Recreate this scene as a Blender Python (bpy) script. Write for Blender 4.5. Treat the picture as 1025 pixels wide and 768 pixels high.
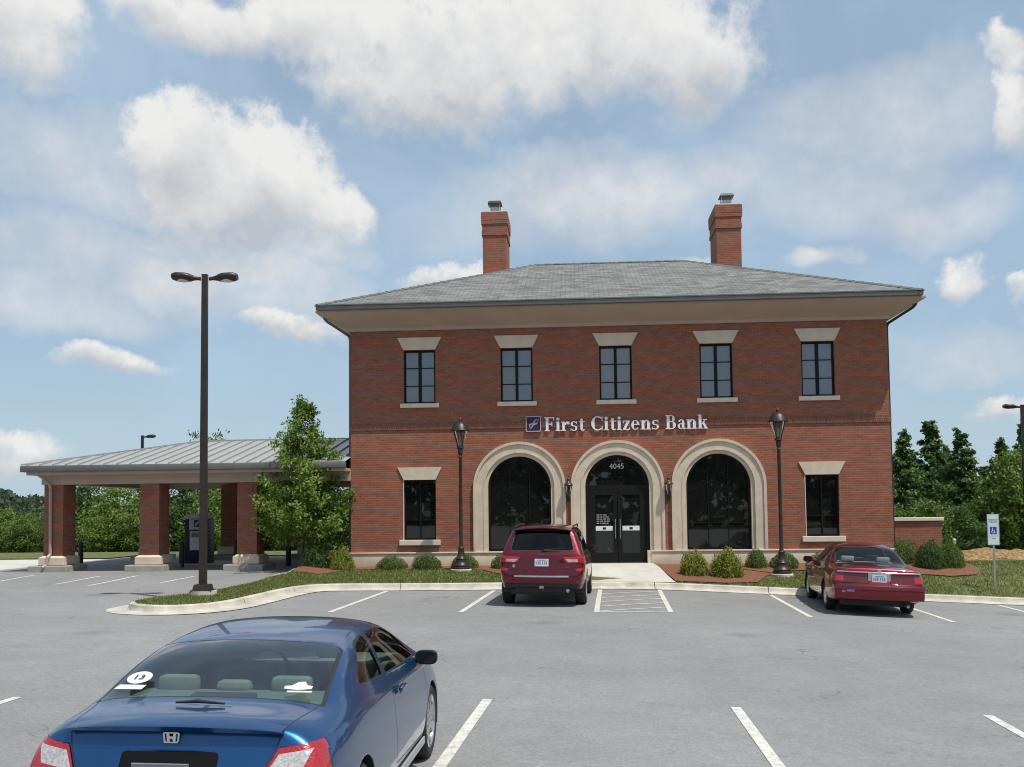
import bpy, bmesh, math, random
from mathutils import Vector, Matrix
import numpy as np

for _o in list(bpy.data.objects):
    bpy.data.objects.remove(_o)
SC = bpy.context.scene
COL = SC.collection
R = math.radians
random.seed(7)

# ------------------------------------------------------------------ camera
cam_data = bpy.data.cameras.new("camera")
cam = bpy.data.objects.new("camera", cam_data)
COL.objects.link(cam)
YAW, PITCH, ROLL, EYE = -0.1014, 0.05677, -0.01152, 2.208
fw = Vector((math.sin(YAW)*math.cos(PITCH), math.cos(YAW)*math.cos(PITCH), math.sin(PITCH)))
r0 = Vector((math.cos(YAW), -math.sin(YAW), 0)); u0 = r0.cross(fw)
rr = r0*math.cos(ROLL) + u0*math.sin(ROLL); uu = -r0*math.sin(ROLL) + u0*math.cos(ROLL)
M = Matrix((rr, uu, -fw)).transposed().to_4x4(); M.translation = Vector((0, 0, EYE))
cam.matrix_world = M
cam_data.sensor_width = 36.0
cam_data.lens = 973.94/1025*36.0
cam_data.shift_y = 70.37/1025
cam_data.clip_start = 0.1
cam_data.clip_end = 5000
SC.camera = cam

# ------------------------------------------------------------------ sun, sky, exposure
SUN_DIR = Vector((0.36, -0.26, 1.0)).normalized()
sun_d = bpy.data.lights.new("sun", 'SUN'); sun = bpy.data.objects.new("sun", sun_d); COL.objects.link(sun)
sun_d.energy = 4.1; sun_d.angle = R(0.53); sun_d.color = (1.0, 0.95, 0.87)
sun.rotation_euler = SUN_DIR.to_track_quat('Z', 'Y').to_euler()
sun.location = (0, 0, 60)
SC.view_settings.view_transform = 'Standard'
SC.view_settings.look = 'None'
SC.view_settings.gamma = 1.0
SC.cycles.filter_width = 1.05
SC.cycles.max_bounces = 8
SC.cycles.transparent_max_bounces = 12
SC.view_settings.use_curve_mapping = False
SC.view_settings.exposure = 0.04
world = bpy.data.worlds.new("World"); SC.world = world; world.use_nodes = True
SKY_STRENGTH = 0.105
CLOUD_GAIN = 1.0

def build_sky():
    nt = world.node_tree; nt.nodes.clear(); N = nt.nodes; L = nt.links
    out = N.new('ShaderNodeOutputWorld'); bg = N.new('ShaderNodeBackground')
    sky = N.new('ShaderNodeTexSky'); sky.sky_type = 'NISHITA'; sky.sun_disc = False
    sky.sun_elevation = math.asin(SUN_DIR.z); sky.sun_rotation = math.atan2(SUN_DIR.x, SUN_DIR.y)
    sky.air_density = 1.0; sky.dust_density = 1.2; sky.ozone_density = 1.4; sky.altitude = 200
    bg.inputs['Strength'].default_value = SKY_STRENGTH
    L.new(bg.outputs[0], out.inputs[0])
    tc = N.new('ShaderNodeTexCoord')
    def m(op, a, b=None, c=None, clamp=False):
        n = N.new('ShaderNodeMath'); n.operation = op; n.use_clamp = clamp
        for i, v in enumerate((a, b, c)):
            if v is None: continue
            if isinstance(v, (int, float)): n.inputs[i].default_value = v
            else: L.new(v, n.inputs[i])
        return n.outputs[0]
    sep = N.new('ShaderNodeSeparateXYZ'); L.new(tc.outputs['Generated'], sep.inputs[0])
    X, Y, Z = sep.outputs
    az = m('MULTIPLY', m('ARCTAN2', X, Y), 57.2958)
    el = m('MULTIPLY', m('ARCSINE', Z), 57.2958)
    comb = N.new('ShaderNodeCombineXYZ'); L.new(az, comb.inputs[0]); L.new(el, comb.inputs[1])
    def noise(scale, detail, rough, off, dist=0.0):
        v = N.new('ShaderNodeVectorMath'); v.operation = 'ADD'; L.new(comb.outputs[0], v.inputs[0]); v.inputs[1].default_value = (off, off*1.7, off*.3)
        n = N.new('ShaderNodeTexNoise'); n.inputs['Scale'].default_value = scale; n.inputs['Detail'].default_value = detail
        n.inputs['Roughness'].default_value = rough; n.inputs['Distortion'].default_value = dist
        L.new(v.outputs[0], n.inputs['Vector']); return n
    n1 = noise(.13, 7, .58, 3.1); n2 = noise(.13, 7, .58, 47.3)
    n3 = noise(.42, 6, .6, 11.0)
    nb = noise(.05, 5, .55, 81.0, .4)
    wz = m('ADD', az, m('MULTIPLY', m('SUBTRACT', n1.outputs[0], .5), 9.0))
    we = m('ADD', el, m('MULTIPLY', m('SUBTRACT', n2.outputs[0], .5), 7.0))
    # cumulus banks of this day: azimuth, elevation, half width, half height (degrees), strength
    dens = None; wsum = None; hsum = None
    for a, e, ra, re, s in [c for c in CLOUDS if c[4] >= .6]:
        da = m('DIVIDE', m('SUBTRACT', wz, a), ra); de = m('DIVIDE', m('SUBTRACT', we, e), re)
        d = m('MULTIPLY', m('SUBTRACT', 1.0, m('ADD', m('MULTIPLY', da, da), m('MULTIPLY', de, de))), s)
        w_ = m('MAXIMUM', m('ADD', d, .35), .0005); hw = m('MULTIPLY', w_, de)
        wsum = w_ if wsum is None else m('ADD', wsum, w_); hsum = hw if hsum is None else m('ADD', hsum, hw)
        dens = d if dens is None else m('SMOOTH_MAX', dens, d, .25)
    height = m('MAXIMUM', -1.0, m('MINIMUM', 1.0, m('DIVIDE', hsum, m('ADD', wsum, .02))))                 # -1 at a cloud's base, +1 at its top
    n4 = noise(1.1, 5, .55, 33.0)
    bil = m('ABSOLUTE', m('MULTIPLY', m('SUBTRACT', n3.outputs[0], .5), 2.0))
    dens = m('ADD', dens, m('ADD', m('MULTIPLY', m('SUBTRACT', .17, bil), 1.2), m('MULTIPLY', m('SUBTRACT', n4.outputs[0], .5), .55)))
    # thin wisps between the banks
    wisp = None
    for a, e, ra, re, s in [c for c in CLOUDS if c[4] < .6]:
        da = m('DIVIDE', m('SUBTRACT', wz, a), ra*1.1); de = m('DIVIDE', m('SUBTRACT', we, e), re*1.15)
        d = m('MULTIPLY', m('MAXIMUM', m('SUBTRACT', 1.0, m('ADD', m('MULTIPLY', da, da), m('MULTIPLY', de, de))), 0.0), s*1.7)
        wisp = d if wisp is None else m('MAXIMUM', wisp, d)
    wisp = m('MULTIPLY', wisp, m('MULTIPLY_ADD', n3.outputs[0], 1.5, .15), clamp=True)
    # elsewhere round the sky: loose fair-weather cloud
    mr0 = N.new('ShaderNodeMapRange'); mr0.inputs['From Min'].default_value = .55; mr0.inputs['From Max'].default_value = .72
    L.new(nb.outputs[0], mr0.inputs['Value'])
    away = m('GREATER_THAN', m('ABSOLUTE', az), 48.0)
    mask0 = N.new('ShaderNodeMapRange'); mask0.interpolation_type = 'SMOOTHSTEP'
    mask0.inputs['From Min'].default_value = -.22
    L.new(m('SUBTRACT', .88, m('MULTIPLY', height, .36)), mask0.inputs['From Max'])
    L.new(dens, mask0.inputs['Value'])
    mask = m('MAXIMUM', m('MAXIMUM', mask0.outputs[0], wisp), m('MULTIPLY', m('MULTIPLY', mr0.outputs[0], away), .85))
    # thin veil
    veil = noise(.07, 5, .6, 140.0, .6)
    mv = N.new('ShaderNodeMapRange'); mv.interpolation_type = 'SMOOTHSTEP'
    mv.inputs['From Min'].default_value = .40; mv.inputs['From Max'].default_value = .75; mv.inputs['To Min'].default_value = .50; mv.inputs['To Max'].default_value = .78
    L.new(veil.outputs[0], mv.inputs['Value'])
    hz = N.new('ShaderNodeMapRange'); hz.interpolation_type = 'SMOOTHSTEP'
    hz.inputs['From Min'].default_value = 14.0; hz.inputs['From Max'].default_value = 0.0; hz.inputs['To Max'].default_value = .8
    L.new(el, hz.inputs['Value'])
    veilmask = m('MAXIMUM', mv.outputs[0], hz.outputs[0])
    # cloud body: bright tops, greyer thick bellies
    cn = noise(.23, 6, .62, 200.0)
    cr = N.new('ShaderNodeMapRange'); cr.inputs['From Min'].default_value = .3; cr.inputs['From Max'].default_value = .7
    L.new(m('ADD', m('MULTIPLY', cn.outputs[0], .75), m('ADD', m('MULTIPLY', m('MULTIPLY', height, m('ADD', dens, .35, clamp=True)), .30), .20)), cr.inputs['Value'])
    ccol = N.new('ShaderNodeMix'); ccol.data_type = 'RGBA'
    ccol.inputs[6].default_value = (4.75, 5.0, 5.4, 1); ccol.inputs[7].default_value = (7.9, 7.85, 7.75, 1)
    L.new(cr.outputs[0], ccol.inputs[0])
    vm = N.new('ShaderNodeMix'); vm.data_type = 'RGBA'; vm.inputs[7].default_value = (4.4, 5.85, 7.2, 1)
    L.new(veilmask, vm.inputs[0]); L.new(sky.outputs[0], vm.inputs[6])
    fm = N.new('ShaderNodeMix'); fm.data_type = 'RGBA'
    L.new(mask, fm.inputs[0]); L.new(vm.outputs[2], fm.inputs[6]); L.new(ccol.outputs[2], fm.inputs[7])
    L.new(fm.outputs[2], bg.inputs['Color'])

CLOUDS = [(-2.7, 26.2, 11.7, 4.2, 1.1), (5.0, 24.3, 5.1, 2.7, 1.0), (-10.5, 24.0, 7.8, 3.0, 1.0), (-23.8, 26.3, 6.2, 2.0, 1.0), (-15.8, 26.5, 8.4, 2.9, 1.0), (-33.3, 24.2, 3.12, 3.0, 0.9), (-21.5, 18.2, 6.9, 3.2, 1.15), (-24.8, 19.8, 3.4, 2.4, 1.0), (-16.4, 17.1, 3.6, 1.8, 0.95), (-21.8, 13.4, 8.5, 1.9, 0.55), (-28.6, 7.9, 3.7, 1.0, 0.8), (-18.7, 10.2, 3.1, 0.8, 0.6), (-8.8, 14.0, 3.0, 0.96, 0.6), (22.0, 22.7, 1.5, 1.44, 0.7000000000000001), (22.1, 20.0, 1.5, 2.04, 0.7000000000000001), (19.0, 12.1, 1.5, 1.08, 0.65), (11.8, 13.9, 1.8, 0.8, 0.55), (21.4, 5.2, 2.12, 0.72, 0.6), (7.5, 18.9, 4.4, 1.9, 0.35), (-32.9, 3.4, 2.75, 0.84, 0.6), (5.4, 14.3, 1.7, 0.5, 0.5), (22.1, 11.1, 0.75, 0.84, 0.6), (13.8, 17.2, 6.6, 2.1, 0.28), (-5.2, 17.1, 7.1, 2.0, 0.22), (-28.9, 14.2, 8.5, 2.6, 0.3), (-0.4, 18.3, 9.3, 2.4, 0.42), (-29.0, 18.8, 6.3, 2.5, 0.35), (15.5, 20.6, 6.9, 2.9, 0.32), (-18.1, 12.1, 8.1, 1.7, 0.42), (17.9, 15.5, 4.4, 1.8, 0.4), (-30.9, 11.4, 6.1, 2.1, 0.35), (19.1, 8.2, 3.8, 1.6, 0.3), (-21.0, 15.6, 8.6, 1.6, 0.5)]
build_sky()
try:
    world.cycles.sampling_method = 'MANUAL'; world.cycles.sample_map_resolution = 512
except Exception:
    pass

# ------------------------------------------------------------------ helpers
def tag(o, label=None, cat=None, group=None, kind=None):
    if label: o['label'] = label
    if cat: o['category'] = cat
    if group: o['group'] = group
    if kind: o['kind'] = kind
    return o

def empty(name, loc=(0, 0, 0), rot=(0, 0, 0)):
    o = bpy.data.objects.new(name, None); COL.objects.link(o)
    o.location = loc; o.rotation_euler = rot; o.empty_display_size = .3
    return o

def link_mesh(name, me, mats, parent=None, smooth=None):
    for m_ in (mats if isinstance(mats, (list, tuple)) else [mats]): me.materials.append(m_)
    o = bpy.data.objects.new(name, me); COL.objects.link(o)
    if parent: o.parent = parent
    if smooth is not None:
        me.shade_smooth()
        if smooth < 180: me.set_sharp_from_angle(angle=R(smooth))
    return o

def box_uv(me):
    """UV in metres, projected along the dominant normal."""
    while me.uv_layers: me.uv_layers.remove(me.uv_layers[0])
    uv = me.uv_layers.new(name="metres")
    for p in me.polygons:
        n = p.normal; ax = max(range(3), key=lambda i: abs(n[i]))
        for li in p.loop_indices:
            c = me.vertices[me.loops[li].vertex_index].co
            uv.data[li].uv = ((c.y, c.z), (c.x, c.z), (c.x, c.y))[ax]

class MB:
    """collects primitives into one mesh"""
    def __init__(self): self.bm = bmesh.new()
    def box(self, x0, x1, y0, y1, z0, z1, bev=0, mi=0):
        b = bmesh.new()
        vs = [b.verts.new((x, y, z)) for x in (x0, x1) for y in (y0, y1) for z in (z0, z1)]
        for f in ((0,1,3,2),(4,6,7,5),(0,4,5,1),(2,3,7,6),(0,2,6,4),(1,5,7,3)): b.faces.new([vs[i] for i in f])
        bmesh.ops.recalc_face_normals(b, faces=b.faces)
        if bev: bmesh.ops.bevel(b, geom=b.edges[:], offset=bev, segments=2, affect='EDGES', profile=.5)
        self.join(b, mi); return self
    def join(self, b, mi=0, mat=None):
        if mat is not None: bmesh.ops.transform(b, matrix=mat, verts=b.verts)
        if mi:
            for f in b.faces: f.material_index = mi
        me = bpy.data.meshes.new('tmp'); b.to_mesh(me); b.free(); self.bm.from_mesh(me); bpy.data.meshes.remove(me); return self
    def hexa(self, pts, mi=0):
        vs = [self.bm.verts.new(p) for p in pts]
        for f in ((3,2,1,0),(4,5,6,7),(0,1,5,4),(1,2,6,5),(2,3,7,6),(3,0,4,7)):
            fc = self.bm.faces.new([vs[i] for i in f]); fc.material_index = mi
        return self
    def poly(self, pts, mi=0):
        f = self.bm.faces.new([self.bm.verts.new(p) for p in pts]); f.material_index = mi; return self
    def cyl(self, a, b, r0, r1=None, seg=16, mi=0, caps=True):
        r1 = r0 if r1 is None else r1
        a, b = Vector(a), Vector(b); d = b-a
        q = d.to_track_quat('Z', 'Y').to_matrix()
        A_ = [self.bm.verts.new(a+q@Vector((r0*math.cos(2*math.pi*i/seg), r0*math.sin(2*math.pi*i/seg), 0))) for i in range(seg)]
        B_ = [self.bm.verts.new(b+q@Vector((r1*math.cos(2*math.pi*i/seg), r1*math.sin(2*math.pi*i/seg), 0))) for i in range(seg)]
        for i in range(seg):
            f = self.bm.faces.new((A_[i], A_[(i+1) % seg], B_[(i+1) % seg], B_[i])); f.material_index = mi
        if caps:
            for f in (self.bm.faces.new(A_[::-1]), self.bm.faces.new(B_)): f.material_index = mi
        return self
    def tube(self, pts, r, seg=10, mi=0):
        for i in range(len(pts)-1):
            ra = r[i] if isinstance(r, (list, tuple)) else r; rb = r[i+1] if isinstance(r, (list, tuple)) else r
            self.cyl(pts[i], pts[i+1], ra, rb, seg, mi)
        return self
    def lathe(self, prof, c=(0, 0, 0), seg=20, axis='Z', mi=0):
        c = Vector(c); rings = []
        for r_, h_ in prof:
            ring = []
            for i in range(seg):
                t = 2*math.pi*i/seg; p = (r_*math.cos(t), r_*math.sin(t), h_)
                if axis == 'Y': p = (p[0], p[2], p[1])
                ring.append(self.bm.verts.new(c+Vector(p)))
            rings.append(ring)
        for k in range(len(rings)-1):
            for i in range(seg):
                f = self.bm.faces.new((rings[k][i], rings[k][(i+1) % seg], rings[k+1][(i+1) % seg], rings[k+1][i])); f.material_index = mi
        return self
    def build(self, name, mats, parent=None, smooth=None, uv=False, loc=None, recalc=True):
        if recalc: bmesh.ops.recalc_face_normals(self.bm, faces=self.bm.faces)
        me = bpy.data.meshes.new(name); self.bm.to_mesh(me); self.bm.free()
        if uv: box_uv(me)
        o = link_mesh(name, me, mats, parent, smooth)
        if loc is not None: o.location = loc
        return o

def fill2d(outer, holes, y0, y1):
    """solid plate: outline and holes in the xz plane, thickness from y0 to y1 -> bmesh"""
    cu = bpy.data.curves.new('tmp', 'CURVE'); cu.dimensions = '2D'; cu.fill_mode = 'BOTH'; cu.extrude = abs(y1-y0)/2
    for loop in [outer]+list(holes):
        s = cu.splines.new('POLY'); s.points.add(len(loop)-1); s.use_cyclic_u = True
        for p, q in zip(s.points, loop): p.co = (q[0], q[1], 0, 1)
    o = bpy.data.objects.new('tmp', cu); COL.objects.link(o)
    me = o.to_mesh(); b = bmesh.new(); b.from_mesh(me); o.to_mesh_clear()
    bpy.data.objects.remove(o); bpy.data.curves.remove(cu)
    ym = (y0+y1)/2
    for v in b.verts: v.co = Vector((v.co.x, ym-v.co.z, v.co.y))
    bmesh.ops.remove_doubles(b, verts=b.verts, dist=1e-5)
    bmesh.ops.recalc_face_normals(b, faces=b.faces)
    return b

def text_bm(s, size, depth, align='CENTER', spacing=1.0):
    cu = bpy.data.curves.new('tmp', 'FONT'); cu.body = s; cu.size = size; cu.extrude = depth; cu.align_x = align; cu.space_character = spacing
    o = bpy.data.objects.new('tmp', cu); COL.objects.link(o); bpy.context.view_layer.update()
    me = o.to_mesh(); b = bmesh.new(); b.from_mesh(me); o.to_mesh_clear()
    bpy.data.objects.remove(o); bpy.data.curves.remove(cu)
    for v in b.verts: v.co = Vector((v.co.x, -v.co.z, v.co.y))
    return b

def copy_tree(o, parent=None):
    c = o.copy(); COL.objects.link(c)
    if parent: c.parent = parent
    for ch in list(o.children): copy_tree(ch, c)
    return c

# ------------------------------------------------------------------ materials
def newmat(name):
    m_ = bpy.data.materials.new(name); m_.use_nodes = True
    nt = m_.node_tree; b = nt.nodes['Principled BSDF']
    return m_, nt, b

def pm(name, c, rough=.6, metal=0.0, var=.12, scale=6.0, detail=4, bump=0.0, bscale=60.0, coat=0.0, spec=.5, ior=1.5, tint=None, bdist=.01):
    """plain procedural surface: colour mottled by noise, optional bump"""
    m_, nt, b = newmat(name); N = nt.nodes; L = nt.links
    tc = N.new('ShaderNodeTexCoord')
    n = N.new('ShaderNodeTexNoise'); n.inputs['Scale'].default_value = scale; n.inputs['Detail'].default_value = detail; n.inputs['Roughness'].default_value = .6
    L.new(tc.outputs['Object'], n.inputs['Vector'])
    mix = N.new('ShaderNodeMix'); mix.data_type = 'RGBA'
    lo = [max(0, x*(1-var)) for x in c]; hi = [min(1, x*(1+var)) for x in c]
    if tint: hi = list(tint)
    mix.inputs[6].default_value = (*lo, 1); mix.inputs[7].default_value = (*hi, 1)
    mr = N.new('ShaderNodeMapRange'); mr.inputs['From Min'].default_value = .3; mr.inputs['From Max'].default_value = .7
    L.new(n.outputs[0], mr.inputs[0]); L.new(mr.outputs[0], mix.inputs[0]); L.new(mix.outputs[2], b.inputs['Base Color'])
    b.inputs['Roughness'].default_value = rough; b.inputs['Metallic'].default_value = metal
    b.inputs['Coat Weight'].default_value = coat; b.inputs['Coat Roughness'].default_value = .03
    b.inputs['Specular IOR Level'].default_value = spec; b.inputs['IOR'].default_value = ior
    if bump:
        n2 = N.new('ShaderNodeTexNoise'); n2.inputs['Scale'].default_value = bscale; n2.inputs['Detail'].default_value = 3
        L.new(tc.outputs['Object'], n2.inputs['Vector'])
        bp = N.new('ShaderNodeBump'); bp.inputs['Strength'].default_value = bump; bp.inputs['Distance'].default_value = bdist
        L.new(n2.outputs[0], bp.inputs['Height']); L.new(bp.outputs[0], b.inputs['Normal'])
    return m_

def brick_mat(name, c1, c2, mortar, bw=.213, rh=.0713, ms=.011, soldier=False):
    m_, nt, b = newmat(name); N = nt.nodes; L = nt.links
    uv = N.new('ShaderNodeUVMap'); uv.uv_map = "metres"
    vec = uv.outputs[0]
    br = N.new('ShaderNodeTexBrick'); br.offset = .5
    br.inputs['Scale'].default_value = 1.0; br.inputs['Brick Width'].default_value = bw; br.inputs['Row Height'].default_value = rh
    br.inputs['Mortar Size'].default_value = ms; br.inputs['Mortar Smooth'].default_value = .2; br.inputs['Bias'].default_value = -.1
    br.inputs['Color1'].default_value = (*c1, 1); br.inputs['Color2'].default_value = (*c2, 1); br.inputs['Mortar'].default_value = (*mortar, 1)
    L.new(vec, br.inputs['Vector'])
    n = N.new('ShaderNodeTexNoise'); n.inputs['Scale'].default_value = 1.3; n.inputs['Detail'].default_value = 6; n.inputs['Roughness'].default_value = .65
    L.new(vec, n.inputs['Vector'])
    # single burnt bricks
    mp = N.new('ShaderNodeMapping'); mp.inputs['Scale'].default_value = (1/bw, 1/rh, 1); L.new(vec, mp.inputs[0])
    wn = N.new('ShaderNodeTexVoronoi'); wn.inputs['Scale'].default_value = 1.0; L.new(mp.outputs[0], wn.inputs['Vector'])
    hs = N.new('ShaderNodeHueSaturation'); L.new(br.outputs['Color'], hs.inputs['Color'])
    mr = N.new('ShaderNodeMapRange'); mr.inputs['From Min'].default_value = .3; mr.inputs['From Max'].default_value = .7
    mr.inputs['To Min'].default_value = .92; mr.inputs['To Max'].default_value = 1.07; L.new(n.outputs[0], mr.inputs[0])
    sp = N.new('ShaderNodeSeparateColor'); L.new(wn.outputs['Color'], sp.inputs[0])
    mr2 = N.new('ShaderNodeMapRange'); mr2.inputs['To Min'].default_value = .86; mr2.inputs['To Max'].default_value = 1.10; L.new(sp.outputs[0], mr2.inputs[0])
    mu = N.new('ShaderNodeMath'); mu.operation = 'MULTIPLY'; L.new(mr.outputs[0], mu.inputs[0]); L.new(mr2.outputs[0], mu.inputs[1])
    L.new(mu.outputs[0], hs.inputs['Value']); L.new(hs.outputs[0], b.inputs['Base Color'])
    b.inputs['Roughness'].default_value = .85
    bp = N.new('ShaderNodeBump'); bp.inputs['Strength'].default_value = .6; bp.inputs['Distance'].default_value = .006; bp.invert = True
    L.new(br.outputs['Fac'], bp.inputs['Height']); L.new(bp.outputs[0], b.inputs['Normal'])
    return m_

def shingle_mat():
    m_, nt, b = newmat('slate_shingle'); N = nt.nodes; L = nt.links
    uv = N.new('ShaderNodeUVMap'); uv.uv_map = "metres"
    br = N.new('ShaderNodeTexBrick'); br.offset = .5
    for k, v in (('Scale', 1.0), ('Brick Width', .30), ('Row Height', .14), ('Mortar Size', .012), ('Mortar Smooth', .3), ('Bias', 0.0)): br.inputs[k].default_value = v
    br.inputs['Color1'].default_value = (.225, .228, .208, 1); br.inputs['Color2'].default_value = (.165, .168, .155, 1); br.inputs['Mortar'].default_value = (.10, .10, .10, 1)
    L.new(uv.outputs[0], br.inputs['Vector'])
    n = N.new('ShaderNodeTexNoise'); n.inputs['Scale'].default_value = .9; n.inputs['Detail'].default_value = 7; L.new(uv.outputs[0], n.inputs['Vector'])
    mp = N.new('ShaderNodeMapping'); mp.inputs['Scale'].default_value = (1/.30, 1/.14, 1); L.new(uv.outputs[0], mp.inputs[0])
    vo = N.new('ShaderNodeTexVoronoi'); vo.inputs['Scale'].default_value = .75; L.new(mp.outputs[0], vo.inputs['Vector'])
    sp = N.new('ShaderNodeSeparateColor'); L.new(vo.outputs['Color'], sp.inputs[0])
    a = N.new('ShaderNodeMapRange'); a.inputs['To Min'].default_value = .66; a.inputs['To Max'].default_value = 1.20; L.new(sp.outputs[0], a.inputs[0])
    c = N.new('ShaderNodeMapRange'); c.inputs['From Min'].default_value = .3; c.inputs['From Max'].default_value = .7; c.inputs['To Min'].default_value = .90; c.inputs['To Max'].default_value = 1.04; L.new(n.outputs[0], c.inputs[0])
    mu = N.new('ShaderNodeMath'); mu.operation = 'MULTIPLY'; L.new(a.outputs[0], mu.inputs[0]); L.new(c.outputs[0], mu.inputs[1])
    hs = N.new('ShaderNodeHueSaturation'); L.new(br.outputs[0], hs.inputs['Color']); L.new(mu.outputs[0], hs.inputs['Value'])
    L.new(hs.outputs[0], b.inputs['Base Color']); b.inputs['Roughness'].default_value = .8
    bp = N.new('ShaderNodeBump'); bp.invert = True; bp.inputs['Strength'].default_value = .7; bp.inputs['Distance'].default_value = .012
    L.new(br.outputs['Fac'], bp.inputs['Height']); L.new(bp.outputs[0], b.inputs['Normal'])
    return m_

def asphalt_mat():
    m_, nt, b = newmat('asphalt'); N = nt.nodes; L = nt.links
    tc = N.new('ShaderNodeTexCoord'); P = tc.outputs['Object']
    def nz(s, d, r_=.6):
        n = N.new('ShaderNodeTexNoise'); n.inputs['Scale'].default_value = s; n.inputs['Detail'].default_value = d; n.inputs['Roughness'].default_value = r_
        L.new(P, n.inputs['Vector']); return n.outputs[0]
    big, mid, fine, grain = nz(.16, 6), nz(1.1, 8, .7), nz(38, 4, .8), nz(13, 3, .75)
    def ramp(v, a, b_, lo, hi):
        r_ = N.new('ShaderNodeMapRange'); r_.inputs['From Min'].default_value = a; r_.inputs['From Max'].default_value = b_
        r_.inputs['To Min'].default_value = lo; r_.inputs['To Max'].default_value = hi; L.new(v, r_.inputs[0]); return r_.outputs[0]
    def mul(a, b_):
        r_ = N.new('ShaderNodeMath'); r_.operation = 'MULTIPLY'; L.new(a, r_.inputs[0]); L.new(b_, r_.inputs[1]); return r_.outputs[0]
    val = mul(mul(ramp(big, .3, .7, .86, 1.12), ramp(mid, .3, .7, .90, 1.08)), mul(ramp(fine, .25, .75, .70, 1.30), ramp(grain, .3, .7, .88, 1.12)))
    # a few oil drips and tyre polish
    vo = N.new('ShaderNodeTexVoronoi'); vo.inputs['Scale'].default_value = .33; L.new(P, vo.inputs['Vector'])
    val = mul(val, ramp(vo.outputs['Distance'], .03, .17, .70, 1.0))
    # hairline cracks, only where the surface is tired
    wv = N.new('ShaderNodeVectorMath'); wv.operation = 'ADD'; L.new(P, wv.inputs[0])
    wn_ = N.new('ShaderNodeTexNoise'); wn_.inputs['Scale'].default_value = 1.6; wn_.inputs['Detail'].default_value = 5; L.new(P, wn_.inputs['Vector'])
    ws = N.new('ShaderNodeVectorMath'); ws.operation = 'SCALE'; ws.inputs['Scale'].default_value = .9; L.new(wn_.outputs['Color'], ws.inputs[0]); L.new(ws.outputs[0], wv.inputs[1])
    ck = N.new('ShaderNodeTexVoronoi'); ck.feature = 'DISTANCE_TO_EDGE'; ck.inputs['Scale'].default_value = .34; L.new(wv.outputs[0], ck.inputs['Vector'])
    cm = ramp(ck.outputs['Distance'], .001, .007, .0, 1.0); tired = ramp(nz(.35, 4), .50, .58, 0.0, 1.0)
    inv = N.new('ShaderNodeMath'); inv.operation = 'SUBTRACT'; inv.inputs[0].default_value = 1.0; L.new(cm, inv.inputs[1])
    val = mul(val, ramp(mul(inv.outputs[0], tired), 0, 1, 1.0, .62))
    # seams between paving passes
    mp = N.new('ShaderNodeMapping'); mp.inputs['Scale'].default_value = (.004, .235, 0); L.new(P, mp.inputs[0])
    wob = N.new('ShaderNodeSeparateXYZ'); L.new(P, wob.inputs[0])
    fr = N.new('ShaderNodeMath'); fr.operation = 'FRACT'
    ad = N.new('ShaderNodeMath'); ad.operation = 'MULTIPLY_ADD'; ad.inputs[1].default_value = .28; L.new(wob.outputs[1], ad.inputs[0])
    mm = N.new('ShaderNodeMath'); mm.operation = 'MULTIPLY'; mm.inputs[1].default_value = .02; L.new(mid, mm.inputs[0]); L.new(mm.outputs[0], ad.inputs[2])
    L.new(ad.outputs[0], fr.inputs[0])
    val = mul(val, ramp(fr.outputs[0], .0, .010, .86, 1.0))
    hs = N.new('ShaderNodeHueSaturation'); hs.inputs['Color'].default_value = (.232, .231, .227, 1); L.new(val, hs.inputs['Value'])
    L.new(hs.outputs[0], b.inputs['Base Color']); b.inputs['Roughness'].default_value = .88
    bp = N.new('ShaderNodeBump'); bp.inputs['Strength'].default_value = .35; bp.inputs['Distance'].default_value = .006
    L.new(fine, bp.inputs['Height']); L.new(bp.outputs[0], b.inputs['Normal'])
    return m_

def paint_line_mat():
    m_, nt, b = newmat('worn_line_paint'); N = nt.nodes; L = nt.links
    tc = N.new('ShaderNodeTexCoord')
    n = N.new('ShaderNodeTexNoise'); n.inputs['Scale'].default_value = 9; n.inputs['Detail'].default_value = 10; n.inputs['Roughness'].default_value = .8; L.new(tc.outputs['Object'], n.inputs['Vector'])
    r_ = N.new('ShaderNodeMapRange'); r_.inputs['From Min'].default_value = .34; r_.inputs['From Max'].default_value = .56; L.new(n.outputs[0], r_.inputs[0])
    mix = N.new('ShaderNodeMix'); mix.data_type = 'RGBA'; mix.inputs[6].default_value = (.34, .335, .32, 1); mix.inputs[7].default_value = (.66, .64, .57, 1)
    L.new(r_.outputs[0], mix.inputs[0]); L.new(mix.outputs[2], b.inputs['Base Color']); b.inputs['Roughness'].default_value = .75
    return m_

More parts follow.
